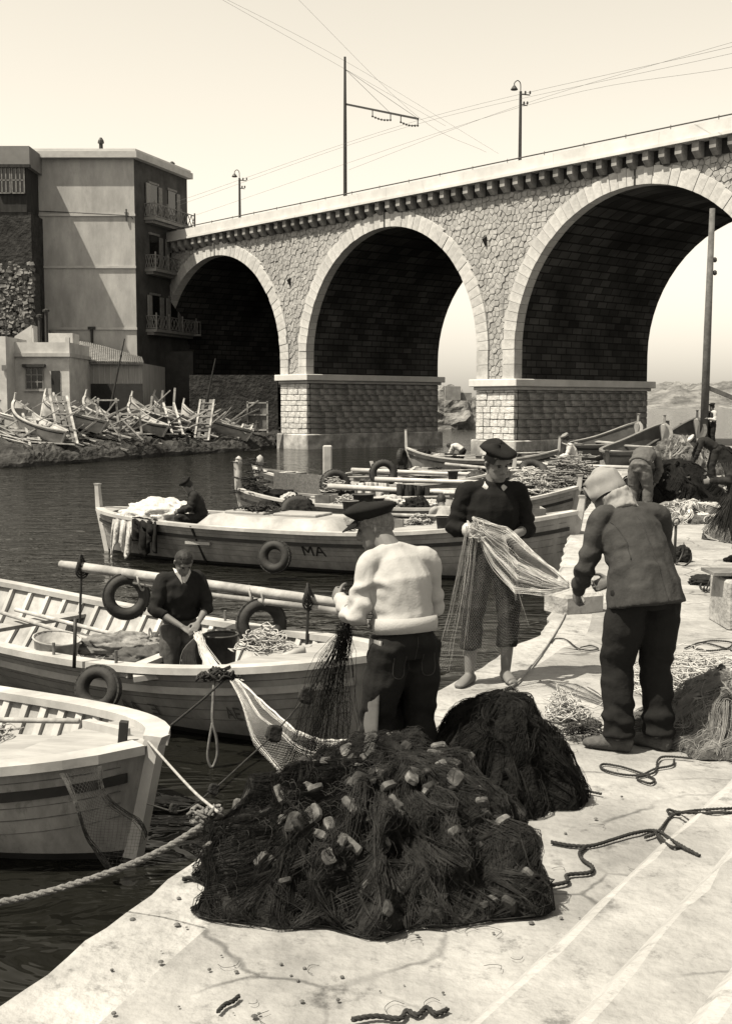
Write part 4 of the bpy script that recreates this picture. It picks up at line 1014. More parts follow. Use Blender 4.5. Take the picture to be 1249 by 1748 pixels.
def person(label, loc, rz, J, look=(0, 1, -.3), headup=(0, 0, 1), k=1.0, vox=.006, top=None, trou=None, top_hem=.10, loose=1.0, tloose=1.0, hands=None, shoes=None, sleeves='long', hat=None, hair=HAIR, barefoot=False, seed=0, topname='jumper', folds_amp=.006, trou_len=1.0, group=None, collar=None, face=True, topfold=None):
    r = empty('person', loc, rz, label, 'person', group)
    J = {a: Vector(b) * k for a, b in J.items()}
    pel, che, nek, hd = J['pelvis'], J['chest'], J['neck'], J['head']
    shL, shR, hpL, hpR = J['shL'], J['shR'], J['hipL'], J['hipR']
    sx = (shR - shL).normalized(); hx = (hpR - hpL).normalized(); mid = pel.lerp(che, .45) + J.get('belly', V(0, 0, 0)); cx = (sx + hx).normalized()
    T = frame(hd, look, headup); T = T @ Matrix.Scale(k, 4)
    kb = k
    b = MB()
    spine = [pel - (che - pel).normalized() * .07 * k, pel, mid, che, nek.lerp(che, .35), nek]
    ell(b, spine, [v * kb for v in (.10, .150, .130, .155, .125, .058)], [v * kb for v in (.08, .105, .098, .110, .085, .058)], [hx, hx, cx, sx, sx, sx])
    limb(b, [nek - (nek - che) * .2, nek.lerp(hd, .4), hd + (T.to_3x3() @ V(0, -.025, -.04))], [.068 * k, .062 * k, .062 * k], 12)
    head_mb(b, T, face)
    for s_, S_, E_, W_ in ((-1, shL, J['elL'], J['wrL']), (1, shR, J['elR'], J['wrR'])):
        limb(b, [nek.lerp(S_, .5) - V(0, 0, .03 * k), S_, S_.lerp(E_, .55), E_, E_.lerp(W_, .35), W_], [.052 * k, .048 * k, .042 * k, .037 * k, .038 * k, .025 * k])
    for H_, K_, A_ in ((hpL, J['knL'], J['anL']), (hpR, J['knR'], J['anR'])):
        limb(b, [H_ + V(0, 0, .04 * k), H_.lerp(K_, .4), K_, K_.lerp(A_, .35), A_, A_ - V(0, 0, .02 * k)], [.085 * k, .078 * k, .054 * k, .056 * k, .036 * k, .038 * k])
    for s_, W_, nm in ((-1, J['wrL'], 'L'), (1, J['wrR'], 'R')):
        E_ = J['el' + nm]; fw = (hands or {}).get('f' + nm, W_ - E_); nn = (hands or {}).get('n' + nm, (-s_, 0, 0)); cu = (hands or {}).get('c' + nm, (.5, .7, .4))
        hand_mb(b, W_, fw, nn, (hands or {}).get('s' + nm, s_), cu, k)
    toes = {}
    for A_, nm, s_ in ((J['anL'], 'L', -1), (J['anR'], 'R', 1)):
        d = Vector(J.get('toe' + nm, V(s_ * .15, 1, 0))); d.z = 0; d.normalize(); toes[nm] = d
        base = V(A_.x, A_.y, A_.z - .085 * k); x = V(d.y, -d.x, 0)
        ell(b, [base - d * .065 * k + V(0, 0, .035 * k), base - d * .04 * k + V(0, 0, .042 * k), base + d * .03 * k + V(0, 0, .048 * k), base + d * .10 * k + V(0, 0, .034 * k), base + d * .16 * k + V(0, 0, .024 * k), base + d * .185 * k + V(0, 0, .02 * k)], [v * k for v in (.024, .034, .036, .044, .042, .026)], [v * k for v in (.03, .04, .045, .032, .021, .014)], x)
    me = remesh(b, vox * k, 3)
    Ti = T.inverted()
    def sculpt(p):
        q = Ti @ p
        if abs(q.x) > .1 or q.y < .03 or abs(q.z) > .13: return 0
        d = 0
        for ex in (-.031, .031):
            r2 = ((q.x - ex) ** 2) / .0003 + ((q.z - .012) ** 2) / .00014; d -= .0085 * math.exp(-r2)
        d -= .004 * math.exp(-((q.x) ** 2 / .0006 + (q.z + .0715) ** 2 / .000012)); d -= .004 * math.exp(-((q.x) ** 2 / .0008 + (q.z + .088) ** 2 / .00004))
        return d * k
    body = finish(me, 'body', SKIN, r, sculpt if face else None)
    if face and vox < .009:
        for ex in (-.031, .031):
            m = MB(); m.tube([T @ V(ex - .017, .078, .026), T @ V(ex, .094, .030), T @ V(ex + .017, .082, .027)], [.003 * k, .005 * k, .003 * k], 6); m.build('eyebrow', HAIR, body)
            m = MB(); m.lathe([(.002, -.006), (.010, -.002), (.010, .002), (.002, .005)], 8, T @ V(ex, .0815, .011), T.to_3x3()); m.build('eye', M('dark_eye', .03, .1, 5, 0, .2, .5), body)
        m = MB(); m.tube([T @ V(-.022, .086, -.0705), T @ V(0, .0945, -.0705), T @ V(.022, .086, -.0705)], [.002 * k, .004 * k, .002 * k], 6); m.build('lips', M('lips', .15, .2, 9, 0, .6), body)
    # ---- trousers
    tm = MB(); tl = tloose
    ell(tm, [pel - V(0, 0, .10 * k), pel - (che - pel).normalized() * .03 * k, pel.lerp(che, .22), pel.lerp(che, .36)], [v * kb for v in (.13, .178, .158, .148)], [v * kb for v in (.10, .128, .118, .112)], [hx, hx, hx, cx])
    for H_, K_, A_, nm in ((hpL, J['knL'], J['anL'], 'L'), (hpR, J['knR'], J['anR'], 'R')):
        A2 = K_.lerp(A_, trou_len) + V(0, 0, .0)
        limb(tm, [H_ + V(0, 0, .03 * k), H_.lerp(K_, .45), K_, K_.lerp(A2, .5), A2], [.105 * k, .100 * k * tl, .080 * k * tl, .078 * k * tl, .076 * k * tl], 14)
    zo = []
    for K_, A_ in ((J['knL'], J['anL']), (J['knR'], J['anR'])): zo += [(K_, (.25, .2, 1), .14 * k, 48, .010), (A_ + V(0, 0, .08), (.2, .2, 1), .13 * k, 58, .013), (K_.lerp(A_, .5), (.5, .2, 1), .12 * k, 40, .007)]
    zo += [(hpL, (-.6, 0, 1), .16, 42, .009), (hpR, (.6, 0, 1), .16, 42, .009)]
    finish(remesh(tm, max(vox, .008) * k * 1.2, 5), 'trousers', trou or CLOTH_D, r, folds(zo, folds_amp * .9, 5, seed + 2))
    # ---- jumper / jacket
    jm = MB(); lo = loose
    base = pel.lerp(che, .30 - top_hem * 2) if top_hem < .2 else pel + V(0, .02, -top_hem + .2) * k
    ell(jm, [base, base.lerp(mid, .35), mid, che, nek.lerp(che, .42), nek.lerp(che, .12), nek + (nek - che) * .06], [v * kb * lo for v in ((.168, .182, .172, .186, .152, .085, .07) if top_hem < .2 else (.222, .210, .184, .186, .152, .085, .07))], [v * kb * lo for v in ((.128, .140, .132, .138, .108, .074, .066) if top_hem < .2 else (.205, .190, .155, .140, .108, .074, .066))], [hx, hx, cx, sx, sx, sx, sx])
    zo = []
    for s_, S_, E_, W_ in ((-1, shL, J['elL'], J['wrL']), (1, shR, J['elR'], J['wrR'])):
        limb(jm, [nek + V(0, 0, -.02 * k), nek.lerp(S_, .55) + V(0, 0, -.012 * k), S_ + V(0, 0, -.01 * k)], [.066 * k, .066 * k, .060 * k], 12)
        e = W_ if sleeves == 'long' else E_.lerp(W_, .35)
        limb(jm, [nek.lerp(S_, .45) - V(0, 0, .035 * k), S_ + V(0, 0, .005), S_.lerp(E_, .5), E_, E_.lerp(e, .5), e], [.068 * k, .062 * k * lo, .061 * k * lo, .056 * k * lo, .052 * k * lo, .041 * k], 14)
        zo += [(E_, (E_ - S_), .13 * k, 62, .010), (E_.lerp(W_, .6), (W_ - E_), .10 * k, 75, .007), (S_ - V(0, 0, .08), (s_ * .6, .2, 1), .10, 50, .006)]
    zo += [(base.lerp(mid, .4), (0, 0, 1), .16 * k, 52, .007)]
    finish(remesh(jm, max(vox, .008) * k, 4), topname, top or CLOTH_D, r, folds(zo + (topfold or []), folds_amp, 6, seed))
    # ---- footwear
    if shoes:
        for A_, nm in ((J['anL'], 'L'), (J['anR'], 'R')):
            d = toes[nm]; base = V(A_.x, A_.y, A_.z - .085 * k); x = V(d.y, -d.x, 0); m = MB()
            ell(m, [base - d * .078 * k + V(0, 0, .035 * k), base - d * .05 * k + V(0, 0, .042 * k), base + d * .03 * k + V(0, 0, .048 * k), base + d * .11 * k + V(0, 0, .036 * k), base + d * .18 * k + V(0, 0, .027 * k), base + d * .205 * k + V(0, 0, .022 * k)], [v * k for v in (.030, .042, .044, .052, .046, .026)], [v * k for v in (.036, .046, .05, .038, .028, .018)], x)
            finish(remesh(m, .009 * k, 3), 'shoe', shoes, r)
    # ---- hair and hat
    if hair:
        m = MB()
        def hr(u, v):
            a = 2 * math.pi * u; th = v * 2.15
            d = V(math.sin(a) * math.sin(th), -math.cos(a) * math.sin(th) * 1.0, math.cos(th))
            lim = 2.15 if d.y < .15 else (1.15 if d.y > .6 else 1.55)
            th = v * lim; d = V(math.sin(a) * math.sin(th), -math.cos(a) * math.sin(th), math.cos(th))
            R3 = V(.081, .101, .104); p = V(d.x * R3.x, d.y * R3.y - .006, d.z * R3.z + .022)
            p += d * (.005 + .006 * nz(p, 40, seed))
            return T @ p
        m.grid(hr, 28, 12); m.build('hair', hair, r, True)
    r['_T'] = 0; del r['_T']
    return r, T, J, k
def add_beret(P, mat, tilt=(0, 0), size=.155, name='beret', dz=.075):
    r, T, J, k = P; m = MB(); Q = Matrix.Rotation(tilt[0], 4, 'X') @ Matrix.Rotation(tilt[1], 4, 'Y')
    rings = []
    for rad, z in ((.088, -.012), (.094, .004), (size * .86, .014), (size, .030), (size * .94, .050), (size * .7, .064), (size * .35, .070), (.01, .071)):
        rings.append([T @ (Matrix.Translation((0, -.012, dz)) @ Q @ V(rad * .90 * math.cos(a), rad * 1.02 * math.sin(a), z * (1 + .25 * math.sin(3 * a + 1)) + .006 * math.sin(2 * a))) for a in [2 * math.pi * i / 24 for i in range(24)]])
    m.loft(rings).build(name, mat, r, True)
def add_flat_cap(P, mat):
    r, T, J, k = P; m = MB(); rings = []
    for rad, z, sh in ((.090, -.008, 0), (.104, .008, .0), (.132, .030, .006), (.138, .048, .012), (.110, .066, .018), (.06, .078, .02), (.01, .080, .02)):
        rings.append([T @ V(rad * .92 * math.cos(a), rad * 1.10 * math.sin(a) - .015 + sh, z + .068 + (.012 * math.sin(a) if z > .02 else 0)) for a in [2 * math.pi * i / 24 for i in range(24)]])
    m.loft(rings); cap = m.build('cap', mat, r, True)
    b = MB(); n = 12; rows = []
    for j in range(4):
        rows.append([T @ V((.080 + .004 * j) * math.sin(a), .055 + (.045 + .028 * j) * math.cos(a), .066 - .010 * j * (1 + .3 * math.cos(a))) for a in [lerp(-1.35, 1.35, i / n) for i in range(n + 1)]])
    for j in range(3):
        for i in range(n):
            q = [rows[j][i], rows[j][i + 1], rows[j + 1][i + 1], rows[j + 1][i]]; up = T.to_3x3() @ V(0, 0, .006)
            b.add(q + [p + up for p in q], [(3, 2, 1, 0), (4, 5, 6, 7), (2, 3, 7, 6)])
    b.build('cap_peak', mat, cap, True)
WHITE_KNIT = M('cream_knit', .62, .06, 3, .30, .95, .15, stain=.10, stain_scale=4, dist=.006, bscale=90)
BLACK_CL = M('black_wool', .022, .3, 8, .5, .95, .1, dist=.006, bscale=60)
NAVY = M('dark_knit', .018, .25, 8, .5, .95, .1, dist=.006, bscale=90)
JACKET = M('faded_work_jacket', .08, .25, 5, .5, .95, .12, stain=.25, stain_scale=7, dist=.006, bscale=60)
TROUS = M('dark_work_trousers', .024, .3, 5, .5, .95, .1, dist=.006, bscale=50)
SHOE = M('canvas_slipper', .13, .3, 20, .4, .9, .15)
SHIRT = M('pale_shirt', .7, .12, 6, .4, .9, .15, dist=.006)
GREYK = M('grey_knit', .15, .2, 6, .5, .95, .1)
PALE_CLOTH = M('washed_cap_cloth', .40, .15, 6, .5, .9, .15, stain=.2, stain_scale=5, dist=.006)
def std(**o):
    J = dict(pelvis=(0, 0, .95), chest=(0, 0, 1.27), neck=(0, -.01, 1.46), head=(0, .03, 1.60), shL=(-.172, 0, 1.395), shR=(.172, 0, 1.395), elL=(-.24, .02, 1.12), elR=(.24, .02, 1.12), wrL=(-.22, .22, 1.02), wrR=(.22, .22, 1.02),
             hipL=(-.095, 0, .90), hipR=(.095, 0, .90), knL=(-.11, .03, .50), knR=(.11, .03, .50), anL=(-.12, -.02, .085), anR=(.12, -.02, .085))
    J.update(o); return J

# ---- man in the cream jumper, seen from behind
J = std(pelvis=(0, -.02, .93), chest=(-.01, .03, 1.24), neck=(-.02, .10, 1.41), head=(-.06, .20, 1.515), shL=(-.175, .07, 1.335), shR=(.175, .03, 1.34), elL=(-.265, .06, 1.06), wrL=(-.225, .31, 1.12), elR=(.235, .07, 1.06), wrR=(.06, .27, .97), hipL=(-.10, -.02, .88), hipR=(.10, -.02, .88), anL=(-.15, .03, .085), anR=(.13, -.03, .085), knL=(-.13, .06, .49), knR=(.12, .03, .49))
PW_ = person('man in cream jumper and dark flat cap with his back to us hauling net', (.19, 5.86, 0), R(30), J, look=(-.72, .62, -.30), k=.935, vox=.006, top=WHITE_KNIT, trou=TROUS, loose=1.0, tloose=1.14, top_hem=.03, hands=dict(nL=(.9, 0, -.2), nR=(-1, 0, 0), cL=(.9, 1.0, .6), cR=(.9, 1.0, .6), fL=(.15, 1, .25), sL=-1), shoes=BLACK_CL, hair=HAIR_G, seed=4, folds_amp=.0025, topfold=[((-.22, .10, 1.02), (-.1, 1, .6), .10, 70, .011), ((-.22, .06, 1.12), (-.3, 0, 1), .12, 58, .009), ((-.13, .02, 1.1), (.5, 0, 1), .12, 38, .010), ((.0, -.12, 1.0), (.1, 0, 1), .15, 40, .006)])
add_flat_cap(PW_, BLACK_CL)
rW = PW_[0]; kW = .935
m = MB(); bw_c = Vector(J['pelvis']) * kW
ell(m, [bw_c + V(0, .0, .035), bw_c + V(0, .005, .075), bw_c + V(0, .008, .115)], [.172, .178, .176], [.134, .142, .140], V(1, 0, 0), 22); m.build('jumper_welt', WHITE_KNIT, rW, True)
ap = MB()
def apron(u, v):
    a = lerp(R(50), R(205), u); z = lerp(.88, .20, v); f = 1 + .22 * v + .05 * math.sin(u * 17) * v
    return V(math.cos(a) * .165 * f - .01, math.sin(a) * .14 * f + .0 + .03 * v, z)
ap.grid(apron, 26, 14); o = ap.build('apron', M('oilcloth_apron', .16, .25, 4, .3, .5, .45), rW, True)
o.modifiers.new('thick', 'SOLIDIFY').thickness = .006

# ---- barefoot man in the beret, facing us
J = std(pelvis=(0, -.02, .96), chest=(.01, .0, 1.29), neck=(.0, .01, 1.475), head=(-.015, .06, 1.615), shL=(-.198, .0, 1.40), shR=(.198, -.01, 1.405), elL=(-.27, -.04, 1.13), wrL=(-.10, .20, 1.10), elR=(.285, .01, 1.145), wrR=(.125, .235, 1.14), anL=(-.10, .05, .085), anR=(.19, .12, .085), knL=(-.115, .07, .50), knR=(.165, .10, .50), toeL=(-.05, 1, 0), toeR=(.65, .75, 0))
PK = person('man in dark jumper and black beret holding up a pale net', (.93, 8.60, 0), R(188), J, look=(-.30, .93, -.34), headup=(.06, 0, 1), k=1.0, vox=.006, top=NAVY, trou=TROUS, loose=1.14, tloose=1.02, top_hem=.06, hands=dict(nL=(.3, 0, -1), nR=(-.2, .2, -1), cL=(.5, .6, .3), cR=(.35, .5, .3), fR=(-.85, .5, -.1), fL=(.8, .5, 0)), sleeves='mid', hair=HAIR, seed=9, trou_len=.55)
add_beret(PK, BLACK_CL, (-.06, -.10), .150)
rK = PK[0]
c = MB(); T = PK[1]
for sx in (-1, 1):
    pts = [Vector(p) * 1.0 for p in ((0.0, .068, 1.425), (sx * .03, .085, 1.455), (sx * .075, .045, 1.492), (sx * .07, -.03, 1.505), (0, -.06, 1.50))]
    P_ = catmull(pts, 5)
    for a, b_ in zip(P_, P_[1:]):
        dn = V(sx * .022, .018, -.040); c.add([a, b_, b_ + dn, a + dn, a + V(0, -.006, 0), b_ + V(0, -.006, 0), b_ + dn + V(0, -.006, 0), a + dn + V(0, -.006, 0)], [(0, 1, 2, 3), (7, 6, 5, 4), (3, 2, 6, 7), (0, 4, 5, 1)])
c.build('shirt_collar', SHIRT, rK, True)
cf = MB(); cf.tube([Vector(J['elR']).lerp(Vector(J['wrR']), .42) * 1.0, Vector(J['elR']).lerp(Vector(J['wrR']), .82) * 1.0], [.052, .045], 12); cf.build('shirt_cuff', SHIRT, rK, True)

# ---- stooping man with his head wrapped in pale cloth
J = std(pelvis=(0, -.10, .95), chest=(-.02, .07, 1.235), neck=(-.03, .17, 1.37), head=(-.06, .29, 1.445), shL=(-.185, .11, 1.32), shR=(.18, .10, 1.33), elL=(-.262, .13, 1.04), wrL=(-.235, .27, .88), elR=(.25, .16, 1.05), wrR=(.02, .34, .92), hipL=(-.10, -.07, .90), hipR=(.10, -.08, .90), knL=(-.115, .02, .49), knR=(.11, -.02, .49), anL=(-.12, -.02, .085), anR=(.115, -.06, .085), toeL=(-.75, .75, 0), toeR=(-.45, .9, 0))
PH = person('stooping man in faded jacket with pale cloth round his head', (1.61, 6.86, 0), R(18), J, look=(-.1, .75, -.62), headup=(0, .6, .8), k=1.045, vox=.006, top=JACKET, trou=TROUS, loose=1.0, tloose=1.14, top_hem=.31, hands=dict(nL=(1, 0, 0), nR=(-1, 0, -.2), cL=(.8, .9, .5), cR=(.8, .9, .5)), shoes=SHOE, hair=None, seed=14, folds_amp=.006, topname='jacket', face=True, topfold=[((-.1, -.02, 1.15), (1, 0, 1), .14, 40, .008), ((.12, 0, 1.1), (-1, 0, 1), .14, 38, .008), ((0, -.1, 1.05), (.2, 0, 1), .2, 36, .008)])
rH, T = PH[0], PH[1]
m = MB()
def wrap(u, v):
    a = 2 * math.pi * u; th = v * 2.0
    d = V(math.sin(a) * math.sin(th), -math.cos(a) * math.sin(th), math.cos(th)); lim = 2.25 if d.y < .35 else 1.5
    th = v * lim; d = V(math.sin(a) * math.sin(th), -math.cos(a) * math.sin(th), math.cos(th)); p = V(d.x * .106, d.y * .128 - .010, d.z * .122 + .022)
    return T @ (p + d * (.004 + .006 * math.sin(v * 15 + 1.5 * math.sin(a * 2)) + .006 * nz(p, 20)))
m.grid(wrap, 32, 22).build('head_cloth', PALE_CLOTH, rH, True)
m = MB(); nk = Vector(J['neck']) * 1.045; hd_ = Vector(J['head']) * 1.045
limb(m, [nk + V(0, -.05, -.035), nk + V(0, 0, .02), nk.lerp(hd_, .7) + V(0, -.055, .03)], [.100, .088, .090], 16); finish(remesh(m, .008, 2), 'neck_scarf', PALE_CLOTH, rH, folds([], .008, 14, 3))
from mathutils.bvhtree import BVHTree
def seam_on(root, part, pts, view, r, mat, name):
    """a stitched seam laid on a garment: each point is dropped on to it along view"""
    o = [c for c in root.children if c.name.split('.')[0] == part][0]
    bv = BVHTree.FromPolygons([v.co for v in o.data.vertices], [p.vertices for p in o.data.polygons]); out = []
    for p in catmull(pts, 8):
        h = bv.ray_cast(p - Vector(view) * .8, Vector(view), 2)
        if h[0]: out.append(h[0] - Vector(view) * r * .3)
    if len(out) > 3: MB().tube(out, r, 5).build(name, mat, root, True)
SEAM = M('stitched_seam', .04, .3, 20)
seam_on(rH, 'jacket', [V(-.03, 0, 1.40), V(-.01, 0, 1.2), V(.01, 0, 1.0), V(.02, 0, .86)], (0, 1, -.15), .0035, SEAM, 'back_seam')
seam_on(rH, 'jacket', [V(-.17, 0, 1.36), V(-.14, 0, 1.26), V(-.14, 0, 1.16)], (0, 1, 0), .0035, SEAM, 'sleeve_seam')
seam_on(rH, 'jacket', [V(-.21, 0, .885), V(0, 0, .875), V(.21, 0, .885)], (0, 1, 0), .004, SEAM, 'hem_seam')
seam_on(rW, 'trousers', [V(0, 0, .90), V(0, 0, .80), V(0, 0, .72)], (0, 1, 0), .003, SEAM, 'seat_seam')
for sx in (-1, 1): seam_on(rW, 'trousers', [V(sx * .05, 0, .80), V(sx * .055, 0, .70), V(sx * .115, 0, .70), V(sx * .12, 0, .80)], (0, 1, 0), .003, SEAM, 'back_pocket')
# ---- man standing in the second boat
J = std(pelvis=(0, -.02, .95), chest=(.0, .04, 1.26), neck=(0, .08, 1.44), head=(0, .16, 1.555), shL=(-.178, .05, 1.375), shR=(.178, .05, 1.375), elL=(-.25, .10, 1.10), wrL=(-.10, .30, .98), elR=(.27, .10, 1.10), wrR=(.05, .31, .95))
PB = person('young man in dark jacket standing in the boat hauling net', (-1.66, 10.35, WATER_Z + .0), R(203), J, look=(-.1, .75, -.65), k=.91, vox=.0075, top=M('dark_jacket', .026, .25, 6, .5, .95, .1, dist=.006), trou=M('grimy_trousers', .12, .4, 5, .5, stain=.3), loose=1.14, tloose=1.12, top_hem=.06, hands=dict(nL=(.5, 0, -1), nR=(-.5, 0, -1)), hair=HAIR, seed=21, topname='jacket', sleeves='mid')
m = MB(); T = PB[1]
nk = Vector(J['neck']) * .91
for sx in (-1, 1): m.add([nk + V(sx * .012, .088, -.09), nk + V(sx * .07, .06, .01), nk + V(sx * .075, .0, .05), nk + V(sx * .03, .07, .03)], [(0, 1, 2, 3)])
m.add([nk + V(-.02, .082, -.02), nk + V(.02, .082, -.02), nk + V(.0, .098, -.20)], [(0, 1, 2)])
o = m.build('shirt_collar', SHIRT, PB[0]); o.modifiers.new('thick', 'SOLIDIFY').thickness = .01

# ================================================================ nets, ropes and gear
NET_D = M('tanned_dark_net', .048, .6, 14, .4, .95, .1, stain=.4, stain_scale=5)
NET_DD = M('tarred_black_net', .022, .5, 12, .4, .95, .1)
NET_B = M('brown_net', .13, .5, 10, .4, .95, .1, stain=.4, stain_scale=4)
NET_P = M('pale_net_twine', .72, .2, 20, 0, .9, .15)
NET_T = M('tan_net_twine', .38, .35, 14, 0, .9, .15)
CORK = M('cork_float', .18, .4, 18, .6, .95, .1, stain=.5, stain_scale=10, objrand=.65, dist=.006)
CORK_D = M('wet_dark_float', .05, .5, 18, .6, .9, .15, objrand=.3)
HEAP_D = M('heap_core', .03, .7, 16, .8, .95, .1, dist=.03, bscale=40)
HEAP_DD = M('black_heap_core', .016, .5, 16, .8, .95, .1, dist=.03, bscale=50)
HEAP_T = M('tan_heap_core', .22, .5, 12, .8, .95, .1, dist=.03, bscale=40, stain=.5, stain_scale=5)
def strands(paths, r, n=3):
    m = MB()
    for p in paths: m.tube(p, r, n, cap=False)
    return m
def cork_mesh(kind):
    m = MB(); rg = random.Random(kind)
    a, b, c = ((.050, .035, .018), (.042, .042, .017), (.060, .026, .02), (.034, .03, .02))[kind % 4]
    rings = []
    for z, s_ in ((-c, .8), (-c * .6, 1), (c * .6, 1), (c, .82)):
        rings.append([V(a * s_ * math.copysign(abs(math.cos(t)) ** .5, math.cos(t)), b * s_ * math.copysign(abs(math.sin(t)) ** .5, math.sin(t)), z) * rg.uniform(.93, 1.05) for t in [2 * math.pi * k / 10 + .3 for k in range(10)]])
    m.loft(rings); return m
CKS = []
for mt in (CORK, CORK_D):
    for k in range(4):
        o = cork_mesh(k).build('cork_float', mt, None); CKS.append(o.data); bpy.data.objects.remove(o)
def heap(label, c, rx, ry, h, core, twine, n, nf, fset, seed, sharp=1.4, peak=(0, 0), lump=.05, group=None, rot=0, tw_r=.0022, fz=(.1, .97)):
    root = empty('net_heap', c, rot, label, 'net heap', group); rg = random.Random(seed)
    def surf(a, t):                                   # t: 0 at the peak, 1 at the foot
        ra = 1 + .10 * math.sin(3 * a + seed) + .06 * math.sin(7 * a + 2 * seed) + .04 * math.sin(13 * a + seed)
        x, y = math.cos(a) * rx * ra * t, math.sin(a) * ry * ra * t
        z = h * (1 - t ** sharp) if t < 1 else 0
        fold = .5 + .5 * math.sin(a * 19 + 3 * nz((x, y, 0), 4, seed)); z *= 1
        p = V(x + peak[0] * (1 - t), y + peak[1] * (1 - t), z); q = p * 5
        out = V(math.cos(a), math.sin(a), .6)
        return p + out * (lump * (nz(p, 5.5, seed) + .5 * nz(p, 13, seed + 2)) + lump * .55 * fold * min(1, t * 1.5)) * (1 if t < .98 else .35)
    m = MB(); m.grid(lambda u, v: surf(2 * math.pi * u, v), 90, 26); m.build('net_core', core, root, True)
    ps = []
    for k in range(n // 16):                          # swags of netting: many threads that run side by side
        a = rg.uniform(0, 2 * math.pi); t0 = rg.uniform(0, .8) ** .8; L = rg.uniform(.15, .55); da = rg.uniform(-.6, .6); sp = rg.uniform(.03, .14); lift = rg.uniform(.004, .03); bow = rg.uniform(-.12, .12)
        for q_ in range(16):
            w = rg.gauss(0, 1); pts = []; l2 = lift * (1 - .3 * w * w) + rg.uniform(-.003, .004)
            for i in range(8):
                f = i / 7; t = min(1.01, t0 + L * f * (1 + .1 * w)); pin = .35 + .65 * abs(math.sin(math.pi * (f * .9 + .1))); aa = a + da * f * f + sp * w * pin * .5 / max(.3, t) + bow * math.sin(math.pi * f); p = surf(aa, t); pts.append(p + V(math.cos(aa), math.sin(aa), .7) * max(.001, l2) * (math.sin(math.pi * f) + .3))
            ps.append(pts)
    for k in range(n // 6):                           # loose loops
        a = rg.uniform(0, 2 * math.pi); t = rg.uniform(.1, .95); p = surf(a, t); w = rg.uniform(.02, .07); e = V(-math.sin(a), math.cos(a), rg.uniform(-.4, .4)).normalized()
        ps.append([p + e * w * math.cos(x) + V(math.cos(a) * .5, math.sin(a) * .5, -1) * w * 1.5 * (math.sin(x) * .5 + .3) + V(math.cos(a), math.sin(a), .6) * .012 for x in [lerp(0, 2 * math.pi, i / 9) for i in range(10)]])
    tag(strands(ps, tw_r).build('net_twine', twine, root), kind='stuff')
    for k in range(nf):
        a = rg.uniform(0, 2 * math.pi); t = lerp(fz[0], fz[1], rg.random() ** .55); p = surf(a, t); nn = V(math.cos(a) * .6, math.sin(a) * .6, .9)
        o = inst('cork_float', CKS[rg.choice(fset)], root, p + nn * .004, (rg.uniform(-1.1, 1.1), rg.uniform(-1.1, 1.1), rg.uniform(0, 6.28)), [rg.uniform(.5, 1.0)] * 3)
    return root, surf
heap('great dark net heap studded with cork floats in the foreground', (.02, 5.02, 0), .71, .68, .50, HEAP_D, NET_D, 8800, 210, (0, 1, 2, 3), 3, 2.1, (.12, .14), .10, tw_r=.0011)
heap('black net heap behind the foreground heap with a rope end on top', (.62, 5.98, 0), .46, .42, .56, HEAP_DD, NET_DD, 2600, 0, (4,), 8, 1.7, (.10, -.02), .035, tw_r=.0010)
heap('pale brown net heap with dark floats at the right edge', (2.32, 7.05, 0), .62, .55, .40, HEAP_T, NET_T, 3200, 16, (4, 5, 6), 12, 1.9, (0, 0), .05, tw_r=.0012, fz=(.2, .8))
heap('round black net heap far right behind the stooping man in grey', (5.75, 22.6, 0), 1.25, .9, 1.0, HEAP_DD, NET_DD, 500, 12, (0, 2), 15, 1.9, (.2, 0), .06, tw_r=.006)
heap('pale heap of corks and netting on the quay beyond the anchors', (5.6, 20.4, 0), 1.1, .5, .38, HEAP_T, NET_P, 700, 60, (0, 1, 2, 3), 16, 1.5, (0, 0), .06, tw_r=.006)
heap('brown net heap in front of the dark boat with sharp bow', (9.2, 34.5, 0), 1.3, .9, 1.15, HEAP_T, NET_T, 500, 0, (4,), 17, 1.6, (0, 0), .12, tw_r=.009)
heap('black net heap at the foot of the leaning pole', (11.3, 38, 0), 1.2, .9, .75, HEAP_DD, NET_DD, 300, 0, (4,), 18, 1.8, (0, 0), .08, tw_r=.008)
heap('grey net heap draped high at the right edge behind the anchors', (5.95, 17.6, 0), .75, .6, 1.25, M('grey_heap_core', .16, .6, 10, .8, .95, .1, dist=.03, stain=.5, stain_scale=4), NET_T, 900, 8, (0, 1, 2), 19, 1.2, (.25, 0), .07, tw_r=.006)
heap('dark net heap beside the man standing at the pole', (15.2, 44.5, 0), 1.1, .9, 1.3, HEAP_DD, NET_DD, 250, 0, (4,), 22, 1.6, (0, 0), .1, tw_r=.01)

def tangle(label, c, rx, ry, h, n, r, mat, seed, name='net_tangle', cat='net', loops=(.06, .2), group=None):
    rg = random.Random(seed); ps = []
    for k in range(n):
        x, y = rg.gauss(0, .42) * rx, rg.gauss(0, .42) * ry; w = rg.uniform(*loops); p = rg.uniform(0, 6.28); e = rg.uniform(.3, 1); z0 = abs(rg.gauss(0, .4)) * h * max(0, 1 - (x / rx) ** 2 - (y / ry) ** 2)
        cs, sn_ = math.cos(p), math.sin(p); pts = []
        for i in range(12):
            t = i / 11 * rg.uniform(4, 7); u, v = w * math.cos(t) * (1 + .3 * math.sin(2 * t + k)), w * e * math.sin(t); pts.append(V(x + u * cs - v * sn_, y + u * sn_ + v * cs, r + z0 + .02 * (1 + math.sin(3 * t + k))))
        ps.append(catmull(pts, 2))
    o = strands(ps, r, 4).build(name, mat, None, True, loc=c); tag(o, label, cat, group); return o
tangle('pale tangled netting on the quay beyond the stooping man', (2.42, 8.35, .01), .55, .75, .25, 330, .0035, NET_P, 31)
